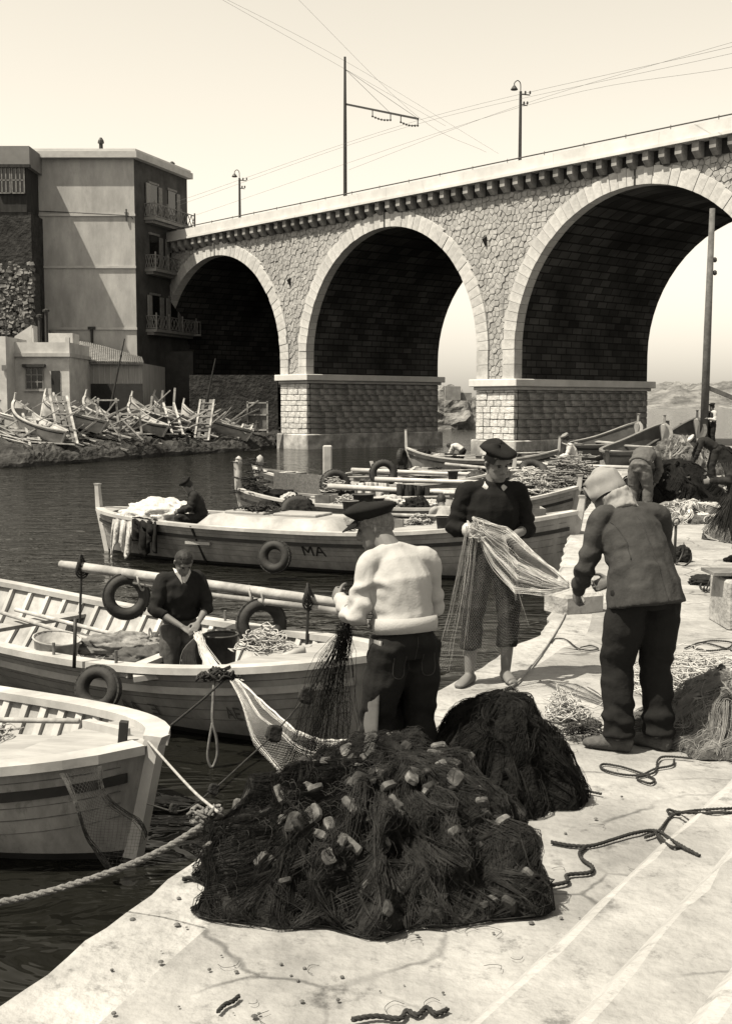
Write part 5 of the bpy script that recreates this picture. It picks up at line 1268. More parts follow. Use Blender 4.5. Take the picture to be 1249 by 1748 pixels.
tangle('small pale tuft of netting beside the stooping man', (1.28, 7.5, .01), .14, .12, .22, 80, .0028, NET_P, 32, loops=(.03, .08))
tangle('little dark netting tuft in front of the stooping man\'s knees', (1.36, 7.05, .01), .16, .1, .12, 50, .003, NET_B, 33, loops=(.03, .08))
tangle('pale tangle of line heaped beside the man in grey jumper', (4.85, 27.5, .05), .9, .6, .9, 260, .012, NET_T, 34, loops=(.1, .4))
tangle('white netting heaped on the bow of the boat behind the beret man', boatD.w(.86, 0, boatD.sheer(.86)), .55, .4, .7, 240, .010, NET_P, 35, loops=(.08, .22))

# ---- ropes on the quay
def rope(label, pts, r=.006, mat=None, name='rope', z=None, twist=None, group='ropes on the quay'):
    P_ = catmull([ground(x, y) + V(0, 0, r * .8) for x, y in pts] if not isinstance(pts[0], Vector) else pts, 10)
    m = MB(); twist = (mat is None) if twist is None else twist
    if twist:
        L = 0; off = [[], [], []]
        for i, p in enumerate(P_):
            if i: L += (p - P_[i - 1]).length
            t = (P_[min(i + 1, len(P_) - 1)] - P_[max(0, i - 1)]).normalized(); x = t.cross(V(0, 0, 1)).normalized(); y = t.cross(x)
            for j in range(3): a = L / (r * 5.5) * 2 * math.pi / 1.3 + j * 2.0944; off[j].append(p + (x * math.cos(a) + y * math.sin(a)) * r * .52)
        for j in range(3): m.tube(off[j], r * .58, 6)
    else: m.tube(P_, r, 6)
    o = m.build(name, mat or ROPE_D, None, True); tag(o, label, 'rope', group); return o
rope('dark rope running from the black heap to a small loop', [(862, 1203), (905, 1222), (952, 1236), (985, 1228), (992, 1238), (968, 1241), (930, 1232), (912, 1242)])
rope('short rope end lying behind the top of the black heap', [(858, 1200), (880, 1197), (908, 1189)])
rope('thin rope curving down the right side of the black heap', [(915, 1256), (938, 1282), (955, 1306), (963, 1330)], .006)
rope('short rope end beside the foot of the black heap', [(978, 1350), (1000, 1352), (1026, 1357)], .007)
rope('doubled dark rope lying in flat loops below the slippers', [(1150, 1298), (1146, 1308), (1118, 1314), (1090, 1325), (1052, 1322), (1026, 1313), (1030, 1306), (1062, 1311), (1098, 1323), (1116, 1332), (1108, 1339), (1086, 1329), (1116, 1320), (1122, 1300), (1135, 1293), (1180, 1296)], .007)
rope('dark rope snaking from the great heap towards the steps', [(940, 1440), (975, 1446), (1010, 1446), (1050, 1434), (1085, 1424), (1120, 1421), (1150, 1440), (1193, 1464)], .009, z=.002)
rope('rope doubled back along the steps to the right edge', [(1100, 1432), (1122, 1422), (1150, 1392), (1200, 1390), (1262, 1389)], .008, z=.10)
rope('rope with a bent hook end lying at the right edge', [(1262, 1381), (1200, 1384), (1160, 1388), (1140, 1384), (1142, 1390), (1160, 1393)], .007, z=.1)
rope('kinked rope end winding towards the great heap', [(1000, 1447), (989, 1458), (994, 1470), (1010, 1482), (1006, 1492), (975, 1495), (966, 1498), (967, 1508), (940, 1514)], .009)
rope('short frayed rope near the second step', [(1118, 1424), (1140, 1445), (1162, 1450)], .007, z=.1)
rope('thin rope on the quay in front of the stone block', [(940, 1098), (948, 1091), (966, 1093), (985, 1107), (1005, 1111), (1020, 1108), (1008, 1103), (990, 1106)], .006)
rope('dark rope coil at the right edge beyond the pale tangle', [(1168, 1108), (1188, 1100), (1215, 1095), (1248, 1098), (1240, 1108), (1205, 1112), (1182, 1105), (1200, 1098), (1250, 1112)], .008)
rope('dark rope behind the slipper of the stooping man', [(956, 1206), (975, 1212), (990, 1208), (1004, 1216), (990, 1222), (978, 1216)], .008)
rope('rope scraps at the bottom edge of the quay', [(600, 1744), (640, 1738), (682, 1742), (694, 1729), (712, 1736), (728, 1724), (744, 1734), (764, 1726)], .009)
rope('dark rope scrap left of the bottom rope', [(372, 1730), (384, 1718), (398, 1712), (408, 1703)], .008)
rope('rope end on the kerb beside the great heap', [(312, 1504), (326, 1502), (345, 1506)], .01)
rope('pale lead line of the net trailing over the quay', [(968, 1038), (958, 1062), (935, 1100), (905, 1140), (880, 1168), (852, 1180)], .009, M('pale_line', .42, .3, 20))
# ---- thick mooring rope and thin lines to the boats
mo = [PY(-40, 1548, 5.0), PY(60, 1528, 5.05), PY(180, 1492, 5.1), PY(270, 1455, 5.2), PY(345, 1410, 5.35)]
rope('thick twisted mooring rope sagging over the dark water at lower left', mo, .017, M('hemp_hawser', .24, .4, 40, .5, .9, .15), 'mooring_rope', twist=True, group='mooring ropes')
rope('thin mooring line from the bow of the near boat to the quay', [boatA.w(.995, 0, boatA.sheer(1) + .02), PY(325, 1345, 6.0), PY(372, 1386, 5.5)], .008, ROPE_L, 'mooring_rope', group='mooring ropes')
rope('dark line from the second boat down to the near boat', [PY(385, 1158, 9.0), PY(345, 1195, 8.6), PY(290, 1240, 8.0)], .009, ROPE_D, 'mooring_rope', group='mooring ropes')
kn = tangle('knotted pale rope end where the mooring rope meets the quay', PZ(360, 1408, 0), .10, .08, .10, 12, .010, M('hemp_hawser', .24), 41, 'rope_knot', 'rope', (.03, .06))
lp = [PY(366, 1156, 8.95), PY(364, 1190, 8.9), PY(363, 1230, 8.85), PY(370, 1262, 8.84), PY(371, 1290, 8.84), PY(362, 1310, 8.84), PY(355, 1292, 8.84), PY(358, 1262, 8.84), PY(363, 1234, 8.85)]
rope('rope loop hanging down the side of the second boat', lp, .012, M('grey_rope', .22, .4, 30), 'hanging_rope', group='mooring ropes')
tangle('rope lashing on the gunwale of the second boat', PY(370, 1152, 9.0) + V(0, 0, -.06), .12, .1, .15, 22, .009, ROPE_D, 42, 'rope_lashing', 'rope', (.03, .07))

# ---- net sheets: real twine, knot to knot
def sheet(fn, nu, nv, r, mat, parent, name):
    m = MB(); P_ = [[fn(i / nu, j / nv) for j in range(nv + 1)] for i in range(nu + 1)]
    def seg(a, b):
        d = (b - a)
        if d.length < 1e-5: return
        x = d.orthogonal().normalized() * r; y = d.cross(x).normalized() * r; o = [x, -x * .5 + y * .87, -x * .5 - y * .87]
        n = len(m.v); m.v += [a + q for q in o] + [b + q for q in o]; m.f += [(n, n + 1, n + 4, n + 3), (n + 1, n + 2, n + 5, n + 4), (n + 2, n, n + 3, n + 5)]; m.m += [0] * 3
    for i in range(nu):
        for j in range(nv):
            if (i + j) % 2: seg(P_[i][j], P_[i + 1][j + 1])
            else: seg(P_[i + 1][j], P_[i][j + 1])
    return tag(m.build(name, mat, parent), kind='stuff')
kn_ = empty('fishing_net', PY(815, 900, 8.3), 0, 'pale net spread between the man in the beret and the stooping man', 'net')
O = kn_.location
def bil(c00, c10, c01, c11, u, v): return c00.lerp(c10, u).lerp(c01.lerp(c11, u), v)
def curtain(u, v):
    top = PY(lerp(796, 858, u), lerp(898, 912, u) - 6 * math.sin(math.pi * u), 8.28)
    bot = PY(lerp(746, 902, u), interp([(0, 1140), (.3, 1150), (.55, 1140), (.8, 1110), (1, 1070)], u), lerp(8.12, 8.28, u))
    w = v ** 1.1; p = top.lerp(bot, w); p.x += .012 * math.sin(u * 9 + 4 * v) * v
    p.y += .05 * math.sin(u * 22 + 2 * v) * v - .04 * math.sin(math.pi * v); return p - O
sheet(curtain, 74, 84, .00027, NET_P, kn_, 'net_curtain')
def lobe(u, v):
    top = interp([(0, PY(806, 884, 8.26)), (.35, PY(868, 906, 8.1)), (.7, PY(922, 954, 7.8)), (1, PY(970, 994, 7.4))], u)
    bot = interp([(0, PY(812, 912, 8.26)), (.25, PY(842, 968, 8.15)), (.5, PY(878, 1012, 8.0)), (.78, PY(928, 1016, 7.75)), (1, PY(970, 1004, 7.4))], u)
    p = top.lerp(bot, v); p.y += .05 * math.sin(v * 13 + 5 * u) * math.sin(math.pi * u); p.z += .012 * math.sin(v * 9) ; return p - O
sheet(lobe, 84, 42, .0008, NET_P, kn_, 'net_fold')
rg = random.Random(77); ps = []
for k in range(84):
    v = rg.choice((0, .02, .4, .45, .97, .7)) + rg.gauss(0, .035); v = max(-.05, min(1.05, v)); j = rg.uniform(-.012, .012)
    ps.append([lobe(i / 12, v) + V(rg.uniform(-.006, .006), rg.uniform(-.01, .01), j * math.sin(i / 12 * 9 + k) + .02 * nz((i / 5, v * 4, k * .02), 1)) for i in range(13)])
for k in range(34):
    u = rg.choice((.0, .02, .14, .3, 1.0)) + rg.gauss(0, .03); L = rg.uniform(.5, 1)
    ps.append([curtain(max(-.02, min(1.02, u)), L * i / 10) + V(rg.uniform(-.005, .005), -.01, 0) for i in range(11)])
tag(strands(ps, .0014).build('gathered_twine', NET_P, kn_), kind='stuff')
ps = []
for k in range(60):
    a = V(rg.uniform(-.05, .05), rg.uniform(-.05, .03), rg.uniform(-.02, .05)); ps.append(catmull([lobe(0, .5) + a, lobe(.02, .5) + V(rg.uniform(-.06, .06), -.04, rg.uniform(-.06, .07)), lobe(.1, .5) + V(rg.uniform(-.04, .04), rg.uniform(-.04, .02), rg.uniform(-.05, .05))], 4))
tag(strands(ps, .0026).build('hand_gather', NET_P, kn_), kind='stuff')
# net hauled from the second boat by the man in the cream jumper
wn2 = empty('fishing_net', PY(500, 1245, 7.6), 0, 'sheer pale net hanging between the second boat and the quay edge', 'net'); O2 = wn2.location
hr_ = [(0, PY(405, 1160, 8.95)), (.3, PY(455, 1204, 8.4)), (.55, PY(505, 1248, 7.8)), (.75, PY(548, 1264, 7.35)), (1, PY(600, 1264, 7.0))]
ft_ = [(0, PY(392, 1162, 8.9)), (.3, PY(436, 1270, 8.2)), (.6, PY(482, 1330, 7.4)), (.8, PY(520, 1332, 7.0)), (1, PY(592, 1282, 6.9))]
def wsheet(u, v):
    p = interp(hr_, u).lerp(interp(ft_, u), v); p.y += .04 * math.sin(11 * u + 7 * v); p.x += .01 * math.sin(17 * u); return p - O2
sheet(wsheet, 90, 46, .0006, NET_P, wn2, 'net_panel')
MB().tube([interp(hr_, i / 24) - O2 + V(0, 0, .004 * math.sin(i * 2.3)) for i in range(25)], .008, 6).build('head_rope', M('white_head_rope', .75, .2, 30, .4), wn2, True)
ps = []
for k in range(18): v = rg.choice((.05, .3, .9)) + rg.gauss(0, .03); ps.append([wsheet(i / 14, v) + V(0, -.01, rg.uniform(-.006, .006)) for i in range(15)])
tag(strands(ps, .0010).build('gathered_twine', NET_P, wn2), kind='stuff')
dn = empty('fishing_net', PY(590, 1068, 6.15), 0, 'dark net hanging from the hand of the man in the cream jumper', 'net'); O3 = dn.location
ps = []
for k in range(110):
    tx = rg.gauss(0, 1.2); e = PY(528 + 26 * tx + rg.uniform(-10, 40), 1285 + rg.uniform(-20, 25) - 12 * tx, 6.9 + rg.uniform(-.25, .25)); mid = PY(566 + 16 * tx, 1160 + rg.uniform(-25, 25), 6.45)
    s0 = PY(592 + rg.uniform(-5, 6), 1066 + rg.uniform(-8, 10), 6.15); ps.append([p - O3 + V(.012 * nz(p, 9, k), .012 * nz(p, 9, k + 3), .01 * nz(p, 9, k + 7)) for p in catmull([s0, mid, e], 9)])
for k in range(60):
    x = rg.uniform(-.02, .05); s0 = PY(588, 1068, 6.15); ps.append([p - O3 for p in catmull([s0 + V(rg.uniform(-.03, .03), rg.uniform(-.03, .03), rg.uniform(-.05, .04)), s0 + V(rg.uniform(-.05, .05), -.02, rg.uniform(-.12, .0)), s0 + V(rg.uniform(-.05, .02), .05, -.2)], 4)])
sheet(lambda u, v: PY(lerp(584, 600, u), 1072, 6.15).lerp(PY(lerp(470, 592, u), lerp(1312, 1270, u) + 10 * math.sin(8 * u), lerp(7.2, 6.75, u)), v) + V(.03 * math.sin(7 * v + 9 * u), .03 * math.sin(5 * u), 0) * math.sin(math.pi * v) - O3, 26, 46, .0008, NET_DD, dn, 'net_panel')
tag(strands(ps, .0013).build('net_twine', NET_DD, dn), kind='stuff')
fl = [PY(594, 1062, 6.12), PY(560, 1125, 6.35), PY(523, 1187, 6.7), PY(468, 1252, 6.6), PY(415, 1302, 6.3), PY(365, 1347, 6.1), PY(310, 1384, 6.2), PY(252, 1372, 6.75)]
fr = empty('float_line', fl[2], 0, 'dark float line running from the fisherman\'s hand to the near boat', 'float line')
MB().tube([p - fl[2] for p in catmull(fl, 8)], .005, 5).build('line', ROPE_D, fr, True)
for p in (fl[2], fl[3], fl[5], PY(298, 1380, 6.25)): inst('float', CKS[5], fr, p - fl[2], (1.3, .4, .5), (1.15 if p in (fl[2], fl[3]) else .7,) * 3)
# dark net trailing over the bow of the near boat
bn = empty('fishing_net', boatA.w(.9, -.6, .4), 0, 'thin dark net trailing over the bow of the near boat', 'net'); O4 = bn.location
def trail(u, v):
    p = interp([(0, PY(106, 1316, 6.62)), (1, PY(176, 1302, 6.7))], u); e = interp([(0, PY(192, 1484, 6.7)), (1, PY(252, 1420, 6.85))], u); q = p.lerp(e, v); q.y -= .10 * math.sin(math.pi * min(1, v * 1.3)) + .05; q.x += .03 * math.sin(6 * v + 3 * u); return q - O4
sheet(trail, 22, 44, .0007, NET_B, bn, 'net_panel')
ps = [[trail(max(0, min(1, u + .04 * math.sin(5 * i / 12 + k))), i / 12) for i in range(13)] for k, u in enumerate([0, .02, .04, .05, .07, .95, .97, 1, .99, .9] * 3)]
tag(strands(ps, .0016).build('gathered_twine', NET_B, bn), kind='stuff')
# net that the man in the boat hauls over the side
mn = empty('fishing_net', PY(345, 1088, 9.95), 0, 'pale net the man in the boat pulls over the gunwale', 'net'); O5 = mn.location; ps = []
for k in range(70):
    tx = rg.gauss(0, 1.5); s0 = PY(336 + rg.uniform(-6, 8), 1082 + rg.uniform(-6, 8), 10.0); ps.append([p - O5 for p in catmull([s0, PY(352 + 3 * tx, 1115, 9.7) + V(0, rg.uniform(-.05, .05), 0), PY(374 + 5 * tx, 1146, 9.3), PY(388 + 9 * tx, 1162, 9.0)], 5)])
tag(strands(ps, .0018).build('net_twine', NET_P, mn), kind='stuff')
ps = []
for k in range(60):
    tx = rg.gauss(0, 1); s0 = PY(342, 1080, 10.0); ps.append([p - O5 for p in catmull([s0, PY(322 + 5 * tx, 1110, 10.05), PY(322 + 9 * tx, 1150, 10.1)], 4)])
tag(strands(ps, .003).build('hanging_twine', NET_T, mn), kind='stuff')

tw = []
for k in range(46):
    p = PZ(rg.uniform(330, 1249), rg.uniform(1150, 1735), 0); i = min(range(0, NE, 3), key=lambda q_: (edge_line[q_] - p).length)
    if (p - edge_line[i]).dot(edge_frame(i)[1]) < .1 or (p - sa).dot(sn) > -.04: continue
    a = rg.uniform(0, 6.28); L = rg.uniform(.015, .06); tw.append(catmull([p + V(0, 0, .014), p + V(math.cos(a) * L, math.sin(a) * L, .016), p + V(math.cos(a + .7) * L * 1.7, math.sin(a + .7) * L * 1.7, .013), p + V(math.cos(a + 1.2) * L * 2.1, math.sin(a + 1.2) * L * 2.1, .014)], 5))
tag(strands(tw, .0012).build('twine_scraps', NET_B), 'scraps of twine littering the pale quay', 'twine', kind='stuff')
# ================================================================ gear in the boats and on the quay
def tyre(label, c, Rr=.27, r=.09, axis=(0, 1, 0), tilt=0, group='old tyres used as fenders'):
    m = MB(); Mx = Vector(axis).to_track_quat('Z', 'Y').to_matrix(); m.torus((0, 0, 0), Rr, r, Mx, 28, 10, sq=1.15)
    t = m.build('tyre', RUBBER, None, True, loc=c); tag(t, label, 'tyre', group)
    tr = MB()
    for k in range(28):
        a = 2 * math.pi * k / 28; p = V(math.cos(a), math.sin(a), 0) * (Rr + r * .97); tr.box(Mx @ p, (.016, .05, r * 1.2), Mx @ rotz(a))
    tr.build('tread', RUBBER, t); return t
def pail(label, c, r=.14, h=.28, mat=None, handle=True, group='pails and buckets', tilt=(0, 0), name='pail', cat='pail'):
    o = empty(name, c, 0, label, cat, group); o.rotation_euler = (tilt[0], tilt[1], 0)
    MB().lathe([(r * .8, 0), (r, h), (r * 1.05, h), (r * 1.05, h - .02), (r * .94, h - .02), (r * .76, .03), (.01, .03)], 18, cap=False).build('bucket_body', mat or METAL, o, True)
    MB().torus((0, 0, h * .98), r * 1.03, .010, None, 18, 5).build('rim', mat or METAL, o, True)
    if handle: MB().tube([V(math.cos(a) * r, .02, h + math.sin(a) * r * .9) for a in [math.pi * i / 10 for i in range(11)]], .006, 5).build('handle', IRON, o)
    return o
def lump(label, c, d, mat, seed=0, name='canvas_bundle', cat='canvas', amp=.28, rz=0):
    m = MB(); d = Vector(d)
    def fn(u, v):
        a = 2 * math.pi * u; t = math.pi * v * .98 + .01; p = V(math.cos(a) * math.sin(t), math.sin(a) * math.sin(t), math.cos(t)); k = 1 + amp * nz(p, 1.8, seed) + amp * .6 * nz(p, 4.5, seed + 2) - amp * .55 * abs(nz((p.x * 1.6, p.y, p.z), 5, seed + 4)) - amp * .3 * abs(nz((p.x, p.y * 2, p.z), 11, seed + 7))
        return V(p.x * d.x * k, p.y * d.y * k, max(-.25, p.z) * d.z * k)
    m.grid(fn, 84, 44); o = m.build(name, mat, None, True, loc=c); o.rotation_euler.z = rz; tag(o, label, cat); return o
def drape(label, top, down, wid, mat, name='draped_cloth', cat='cloth', n=14, amp=.05, seed=0):
    """cloth hung over an edge: top = list of points along the edge, down = fall vector"""
    m = MB(); down = Vector(down)
    P_ = catmull(top, 8)
    def fn(u, v):
        p = P_[min(len(P_) - 1, int(u * (len(P_) - 1)))].copy(); k = v * (1 + .25 * math.sin(u * 9 + seed) + .2 * nz((u * 6, seed, 0), 1)); q = p + down * k + V(0, -1, 0) * amp * math.sin(u * 21 + seed + 2 * v) * min(1, v * 2); q.y += -.05 * math.sin(math.pi * min(1, v * 1.2)); return q
    m.grid(fn, 40, n); o = m.build(name, mat, None, True); o.modifiers.new('thick', 'SOLIDIFY').thickness = wid; tag(o, label, cat); return o
def spar(label, a, b, r0=.05, r1=.04, mat=None, name='spar', cat='spar', group=None):
    o = MB().tube([a, a.lerp(b, .5) + V(0, 0, -.02), b], [r0, (r0 + r1) / 2, r1], 8).build(name, mat or WOOD, None, True); tag(o, label, cat, group); return o

# ---- second boat: spars on stakes, tyres, tub, boards
s1 = [PY(104, 963, 12.5), PY(592, 1031, 10.75)]; s2 = [PY(196, 987, 12.2), PY(582, 1044, 10.72)]
o = MB().tube([s1[0], s1[0].lerp(s1[1], .1), s1[0].lerp(s1[1], .86), s1[0].lerp(s1[1], .95), s1[1]], [.04, .052, .050, .045, .018], 8).build('long_spar', WOOD, None, True); tag(o, 'longest pale spar lashed along the far side of the second boat', 'spar', 'spars of the second boat')
spar('lower pale spar lashed beneath the longest one', s2[0], s2[1], .036, .032, name='long_spar', group='spars of the second boat')
spar('thin dark boat hook lying on top of the long spar', PY(150, 965, 12.35), PY(262, 982, 11.9), .018, .014, WOOD_D, 'boat_hook', 'boat hook')
for i, (px, y0, y1, Y) in enumerate(((140, 962, 1046, 12.35), (527, 1012, 1084, 10.85))):
    st = empty('spar_stake', PY(px - 4, y1, Y), 0, ('left' if i == 0 else 'right') + ' thin stake carrying the long spars above the second boat', 'stake', 'stakes of the second boat')
    a, b_ = V(0, 0, -.15), PY(px, y0 - 8, Y) - st.location; MB().tube([a, b_], .014, 6).build('rod', WOOD_D, st)
    m = MB()
    for k in range(5): m.torus(b_ + V(.0, 0, -.03 - .025 * k), .075, .010, Matrix.Rotation(R(80), 3, 'Y') @ Matrix.Rotation(.2 * k, 3, 'X'), 14, 5)
    m.build('lashing', ROPE_D, st, True)
for px, py, Y in ((200, 981, 12.2), (240, 988, 12.0), (430, 1013, 11.3), (450, 1016, 11.25)):
    o = MB().torus(PY(px, py + 4, Y), .10, .011, Matrix.Rotation(R(75), 3, 'Y'), 16, 6).build('rope_loop', ROPE_L, None, True); tag(o, 'rope loop tied round the long spars', 'rope', 'rope loops round the spars')
tyre('tyre hanging from the left end of the long spars', PY(216, 1018, 12.05), .18, .06, (.3, -1, .1))
tyre('tyre hanging from the long spars right of the standing man', PY(446, 1064, 11.2), .18, .06, (.3, -1, .15))
tyre('tyre hung on the near side of the second boat', PY(168, 1176, 9.1), .135, .05, (-.25, -1, .25))
tyre('tyre fender on the side of the lettered boat', PY(469, 950, 18.55), .19, .075, (-.3, -1, .15))
tyre('tyre lying on edge on the deck behind the casing', PY(508, 876, 22.8), .26, .10, (.2, -1, .35))
tyre('tyre standing upright on the far white boat', PY(654, 808, 31.2), .28, .10, (.1, -1, .1))
tyre('tyre hung on the stern of the small boat by the pier', PY(686, 782, 48.0), .30, .11, (1, -.4, .1))
tyre('tyre on the boat behind the beret man', PY(910, 802, 34.0), .30, .12, (.1, -.5, .8))
bx_ = boatB
tub = pail('round wooden tub standing in the second boat at the left', PY(93, 1108, 10.6) + V(0, 0, -.22), .21, .34, WOOD, False, tilt=(.1, .12), name='tub', cat='tub')
MB().box((0, 0, .24), (.22, .06, .05)).build('fish', METAL, tub)
pail('dark tarred pail in the second boat right of the standing man', PY(378, 1110, 10.4) + V(0, 0, -.15), .15, .30, M('dark_pail', .1, .5, 6), False)
for i, (a, b_, w, lab) in enumerate((((225, 1142, 9.9), (286, 1118, 10.4), .11, 'pale board lying aslant in the second boat'), ((228, 1158, 9.55), (272, 1152, 9.6), .10, 'short thick board on the near gunwale of the second boat'), ((232, 1149, 9.7), (274, 1144, 9.75), .12, 'second short board beside the standing man'), ((170, 1130, 10.0), (224, 1152, 9.65), .07, 'oar loom sticking out over the near gunwale'))):
    A, B_ = PY(*a), PY(*b_); m = MB().beam(A, B_, w, .045); o = m.build('board', BOAT_W if i < 3 else WOOD, None); tag(o, lab, 'board', 'boards in the second boat')
spar('dark iron rod standing upright in the second boat', PY(127, 1140, 9.85), PY(129, 1056, 9.85), .016, .016, IRON, 'iron_rod', 'rod')
lump('crumpled pale canvas thrown in the middle of the second boat', PY(205, 1105, 10.9), (.42, .22, .14), M('grey_canvas', .34, .3, 5, .6, stain=.4, stain_scale=5, dist=.03), 3, rz=.3)
lump('dark bundle at the feet of the man in the second boat', PY(255, 1128, 10.5), (.32, .2, .14), M('dark_canvas', .10, .5, 6, .6), 5)
tangle('springy pale cane hoops in the bow of the second boat', PY(455, 1096, 10.05) + V(0, 0, -.1), .28, .2, .3, 34, .006, M('cane', .6, .2), 51, 'cane_hoops', 'hoops', (.08, .17))
spar('light oar lying in the bow of the second boat', PY(405, 1140, 9.85), PY(520, 1108, 9.75), .022, .03, BOAT_W, 'oar', 'oar', 'oars')
spar('dark oar lying across the foredeck of the second boat', PY(418, 1130, 9.9), PY(505, 1146, 9.35), .03, .028, WOODM, 'oar', 'oar', 'oars')
# ---- near boat: bow boards, coil
m = MB(); A, B_ = boatA.w(.86, .32, boatA.sheer(.86) + .03), boatA.w(.95, .12, boatA.sheer(.95) + .03); o = MB().beam(A, B_, .06, .05).build('bow_batten', BOAT_W, None); tag(o, 'thin batten lying on the foredeck of the near boat', 'batten')
m = MB(); c0 = boatA.w(.70, .1, .42)
pb = MB(); pb.beam(boatA.w(.56, -.15, .44), boatA.w(.86, .25, .50), .62, .03); o = pb.build('hatch_board', DECKW, None); tag(o, 'broad pale hatch board lying in the near boat', 'board')
spar('oar lying in the shade inside the near boat', boatA.w(.5, -.62, .3), boatA.w(.84, -.45, .45), .022, .02, WOODM, 'oar', 'oar', 'oars')
tangle('coil of dark rope in the stern sheets of the near boat', boatA.w(.58, .55, .30), .3, .16, .12, 30, .011, ROPE_D, 52, 'rope_coil', 'rope', (.06, .12))
o = MB().beam(boatA.w(.965, -.02, boatA.sheer(.965)), boatA.w(.968, -.02, boatA.sheer(.965) + .14), .05, .05).build('bitt', WOOD_D, None); tag(o, 'small dark bitt at the bow of the near boat', 'bitt')
# ---- lettered boat: canvas, dark net, bench gear
cg = lambda t: boatC.w(t, -abs(boatC.pt(t, 1, 1).y) + .02, boatC.sheer(t) + .03)
lump('great white sail bundle heaped on the stern of the lettered boat', boatC.w(.165, -.1, boatC.sheer(.17) - .05), (.85, .55, .36), M('white_sailcloth', .8, .12, 5, .7, stain=.2, stain_scale=4, dist=.04), 11, name='sail_bundle', cat='sail', rz=R(-20))
drape('white sailcloth falling over the side of the lettered boat', [cg(.085), cg(.12), cg(.155)], (-.05, -.06, -.62), .02, M('white_sailcloth', .8), 'sail_fold', 'sail', seed=1)
drape('dark net falling in a bag over the side of the lettered boat', [cg(.155), cg(.19), cg(.22)], (0, -.06, -.52), .05, NET_DD, 'dark_net_fold', 'net', seed=4)
lump('pale folded canvas on the deck behind the engine casing', boatC.w(.33, .6, boatC.sheer(.33)), (.6, .3, .14), CANVAS, 14, rz=-.3)
lump('dark net lump on the deck behind the engine casing', boatC.w(.42, .8, boatC.sheer(.4) + .05), (.38, .3, .28), NET_DD, 15, name='net_lump', cat='net')
pail('black pail on the engine casing of the lettered boat', PY(561, 914, 19.9) + V(0, 0, -.02), .15, .30, M('black_pail', .05, .4, 6), False)
lump('untidy heap of net and cork beside the black pail', boatC.w(.60, -.15, boatC.sheer(.6) + .02), (.55, .35, .17), M('mixed_net', .22, .7, 9, .8, dist=.04), 16, name='net_lump', cat='net')
# ---- boats further off
pail('grey pail on the boat behind the casing', PY(598, 888, 23.2) + V(0, 0, .05), .16, .34, METAL, False)
pail('dark tub on the boat behind the man in the flat cap', PY(620, 868, 24.0), .22, .3, M('dark_tub', .09, .4, 6), False, name='tub', cat='tub')
pail('tall pale can standing on the boat right of the beret', PY(897, 838, 27.0) + V(0, 0, .0), .20, .42, M('pale_can', .55, .2, 5), False, name='tall_can', cat='can')
m = MB(); m.grid(lambda u, v: V(lerp(-.65, .65, u), .06 * math.sin(u * 3), lerp(0, .75, v) - .08 * u), 20, 12); o = m.build('wicker_mat', WICKER, None, loc=PY(511, 856, 30.0)); o.modifiers.new('thick', 'SOLIDIFY').thickness = .04; tag(o, 'woven wicker mat standing on edge on the far white boat', 'mat')
lw_ = lambda px, py, Y: PY(px, py, Y)
drape('white cloth hung to dry on the far boat', [lw_(606, 826, 29), lw_(630, 823, 29), lw_(664, 826, 29)], (0, -.05, -.6), .01, CANVAS, seed=2)
drape('black cloth hung on the spars left of the beret man', [lw_(678, 826, 27), lw_(705, 828, 27), lw_(733, 832, 27)], (0, -.05, -.5), .02, CLOTH_D, seed=5)
tyre('tyre with coiled rope leaning on the far white boat', PY(572, 828, 29.3), .30, .10, (.3, -1, .2))
tangle('coil of rope hung over the leaning tyre', PY(570, 826, 29.1) + V(0, 0, -.2), .22, .12, .5, 40, .012, ROPE_L, 53, 'rope_coil', 'rope', (.1, .2))
lump('white canvas heap on the boat behind the man in the flat cap', PY(660, 862, 25.2), (.5, .3, .2), CANVAS, 17)
lump('dark net lump in the stern of the boat with pails', PY(462, 880, 25.5), (.5, .35, .32), NET_DD, 18, name='net_lump', cat='net')
lump('pale folded sail on the stern of the boat with pails', PY(425, 886, 24.3), (.55, .3, .16), CANVAS, 19, name='sail_bundle', cat='sail')
o = MB().box((0, 0, .35), (.24, .16, .9)).build('white_post', BOAT_W, None, loc=PY(559, 812, 30.8), bevel=.03); tag(o, 'stout white post standing on the far white boat', 'post')
for px, py, lab in ((408, 800, 'white carved post at the stern of the boat with pails'), (444, 798, 'grey post beside the carved white post')):
    o = MB().lathe([(.07, -.3), (.07, .2), (.05, .28), (.09, .36), (.07, .5), (.01, .55)], 10, (0, 0, 0)).build('stern_post_head', BOAT_W if px < 420 else WOOD, None, True, loc=PY(px, py + 20, 26.3)); tag(o, lab, 'post')
tag(tangle('dark twigs and line stuck up in the stern of the boat with pails', PY(428, 842, 26.3), .45, .2, 1.5, 44, .010, WOOD_D, 54, 'brushwood', 'brushwood', (.1, .3)), kind='stuff')
for a, b_, r_, lab in (((640, 818, 28.5), (905, 824, 27.5), .06, 'thick pale spar lying level across the boats left of the beret man'), ((560, 830, 28), (885, 845, 26.5), .07, 'second thick spar just below the level one'), ((600, 802, 33), (905, 812, 31), .06, 'far thin spar behind the beret man'), ((760, 792, 38), (990, 812, 33), .05, 'spar running right behind the beret'), ((880, 790, 40), (1075, 798, 36), .07, 'pale spar lying before the right pier'), ((700, 838, 27), (880, 832, 28), .05, 'short spar crossing behind the beret man\'s shoulder'), ((520, 818, 31), (640, 800, 34), .035, 'thin spar slanting behind the leaning tyre')):
    spar(lab, PY(*a), PY(*b_), r_, r_ * .8, BOAT_W if r_ > .05 else WOOD, group='spars across the boats')
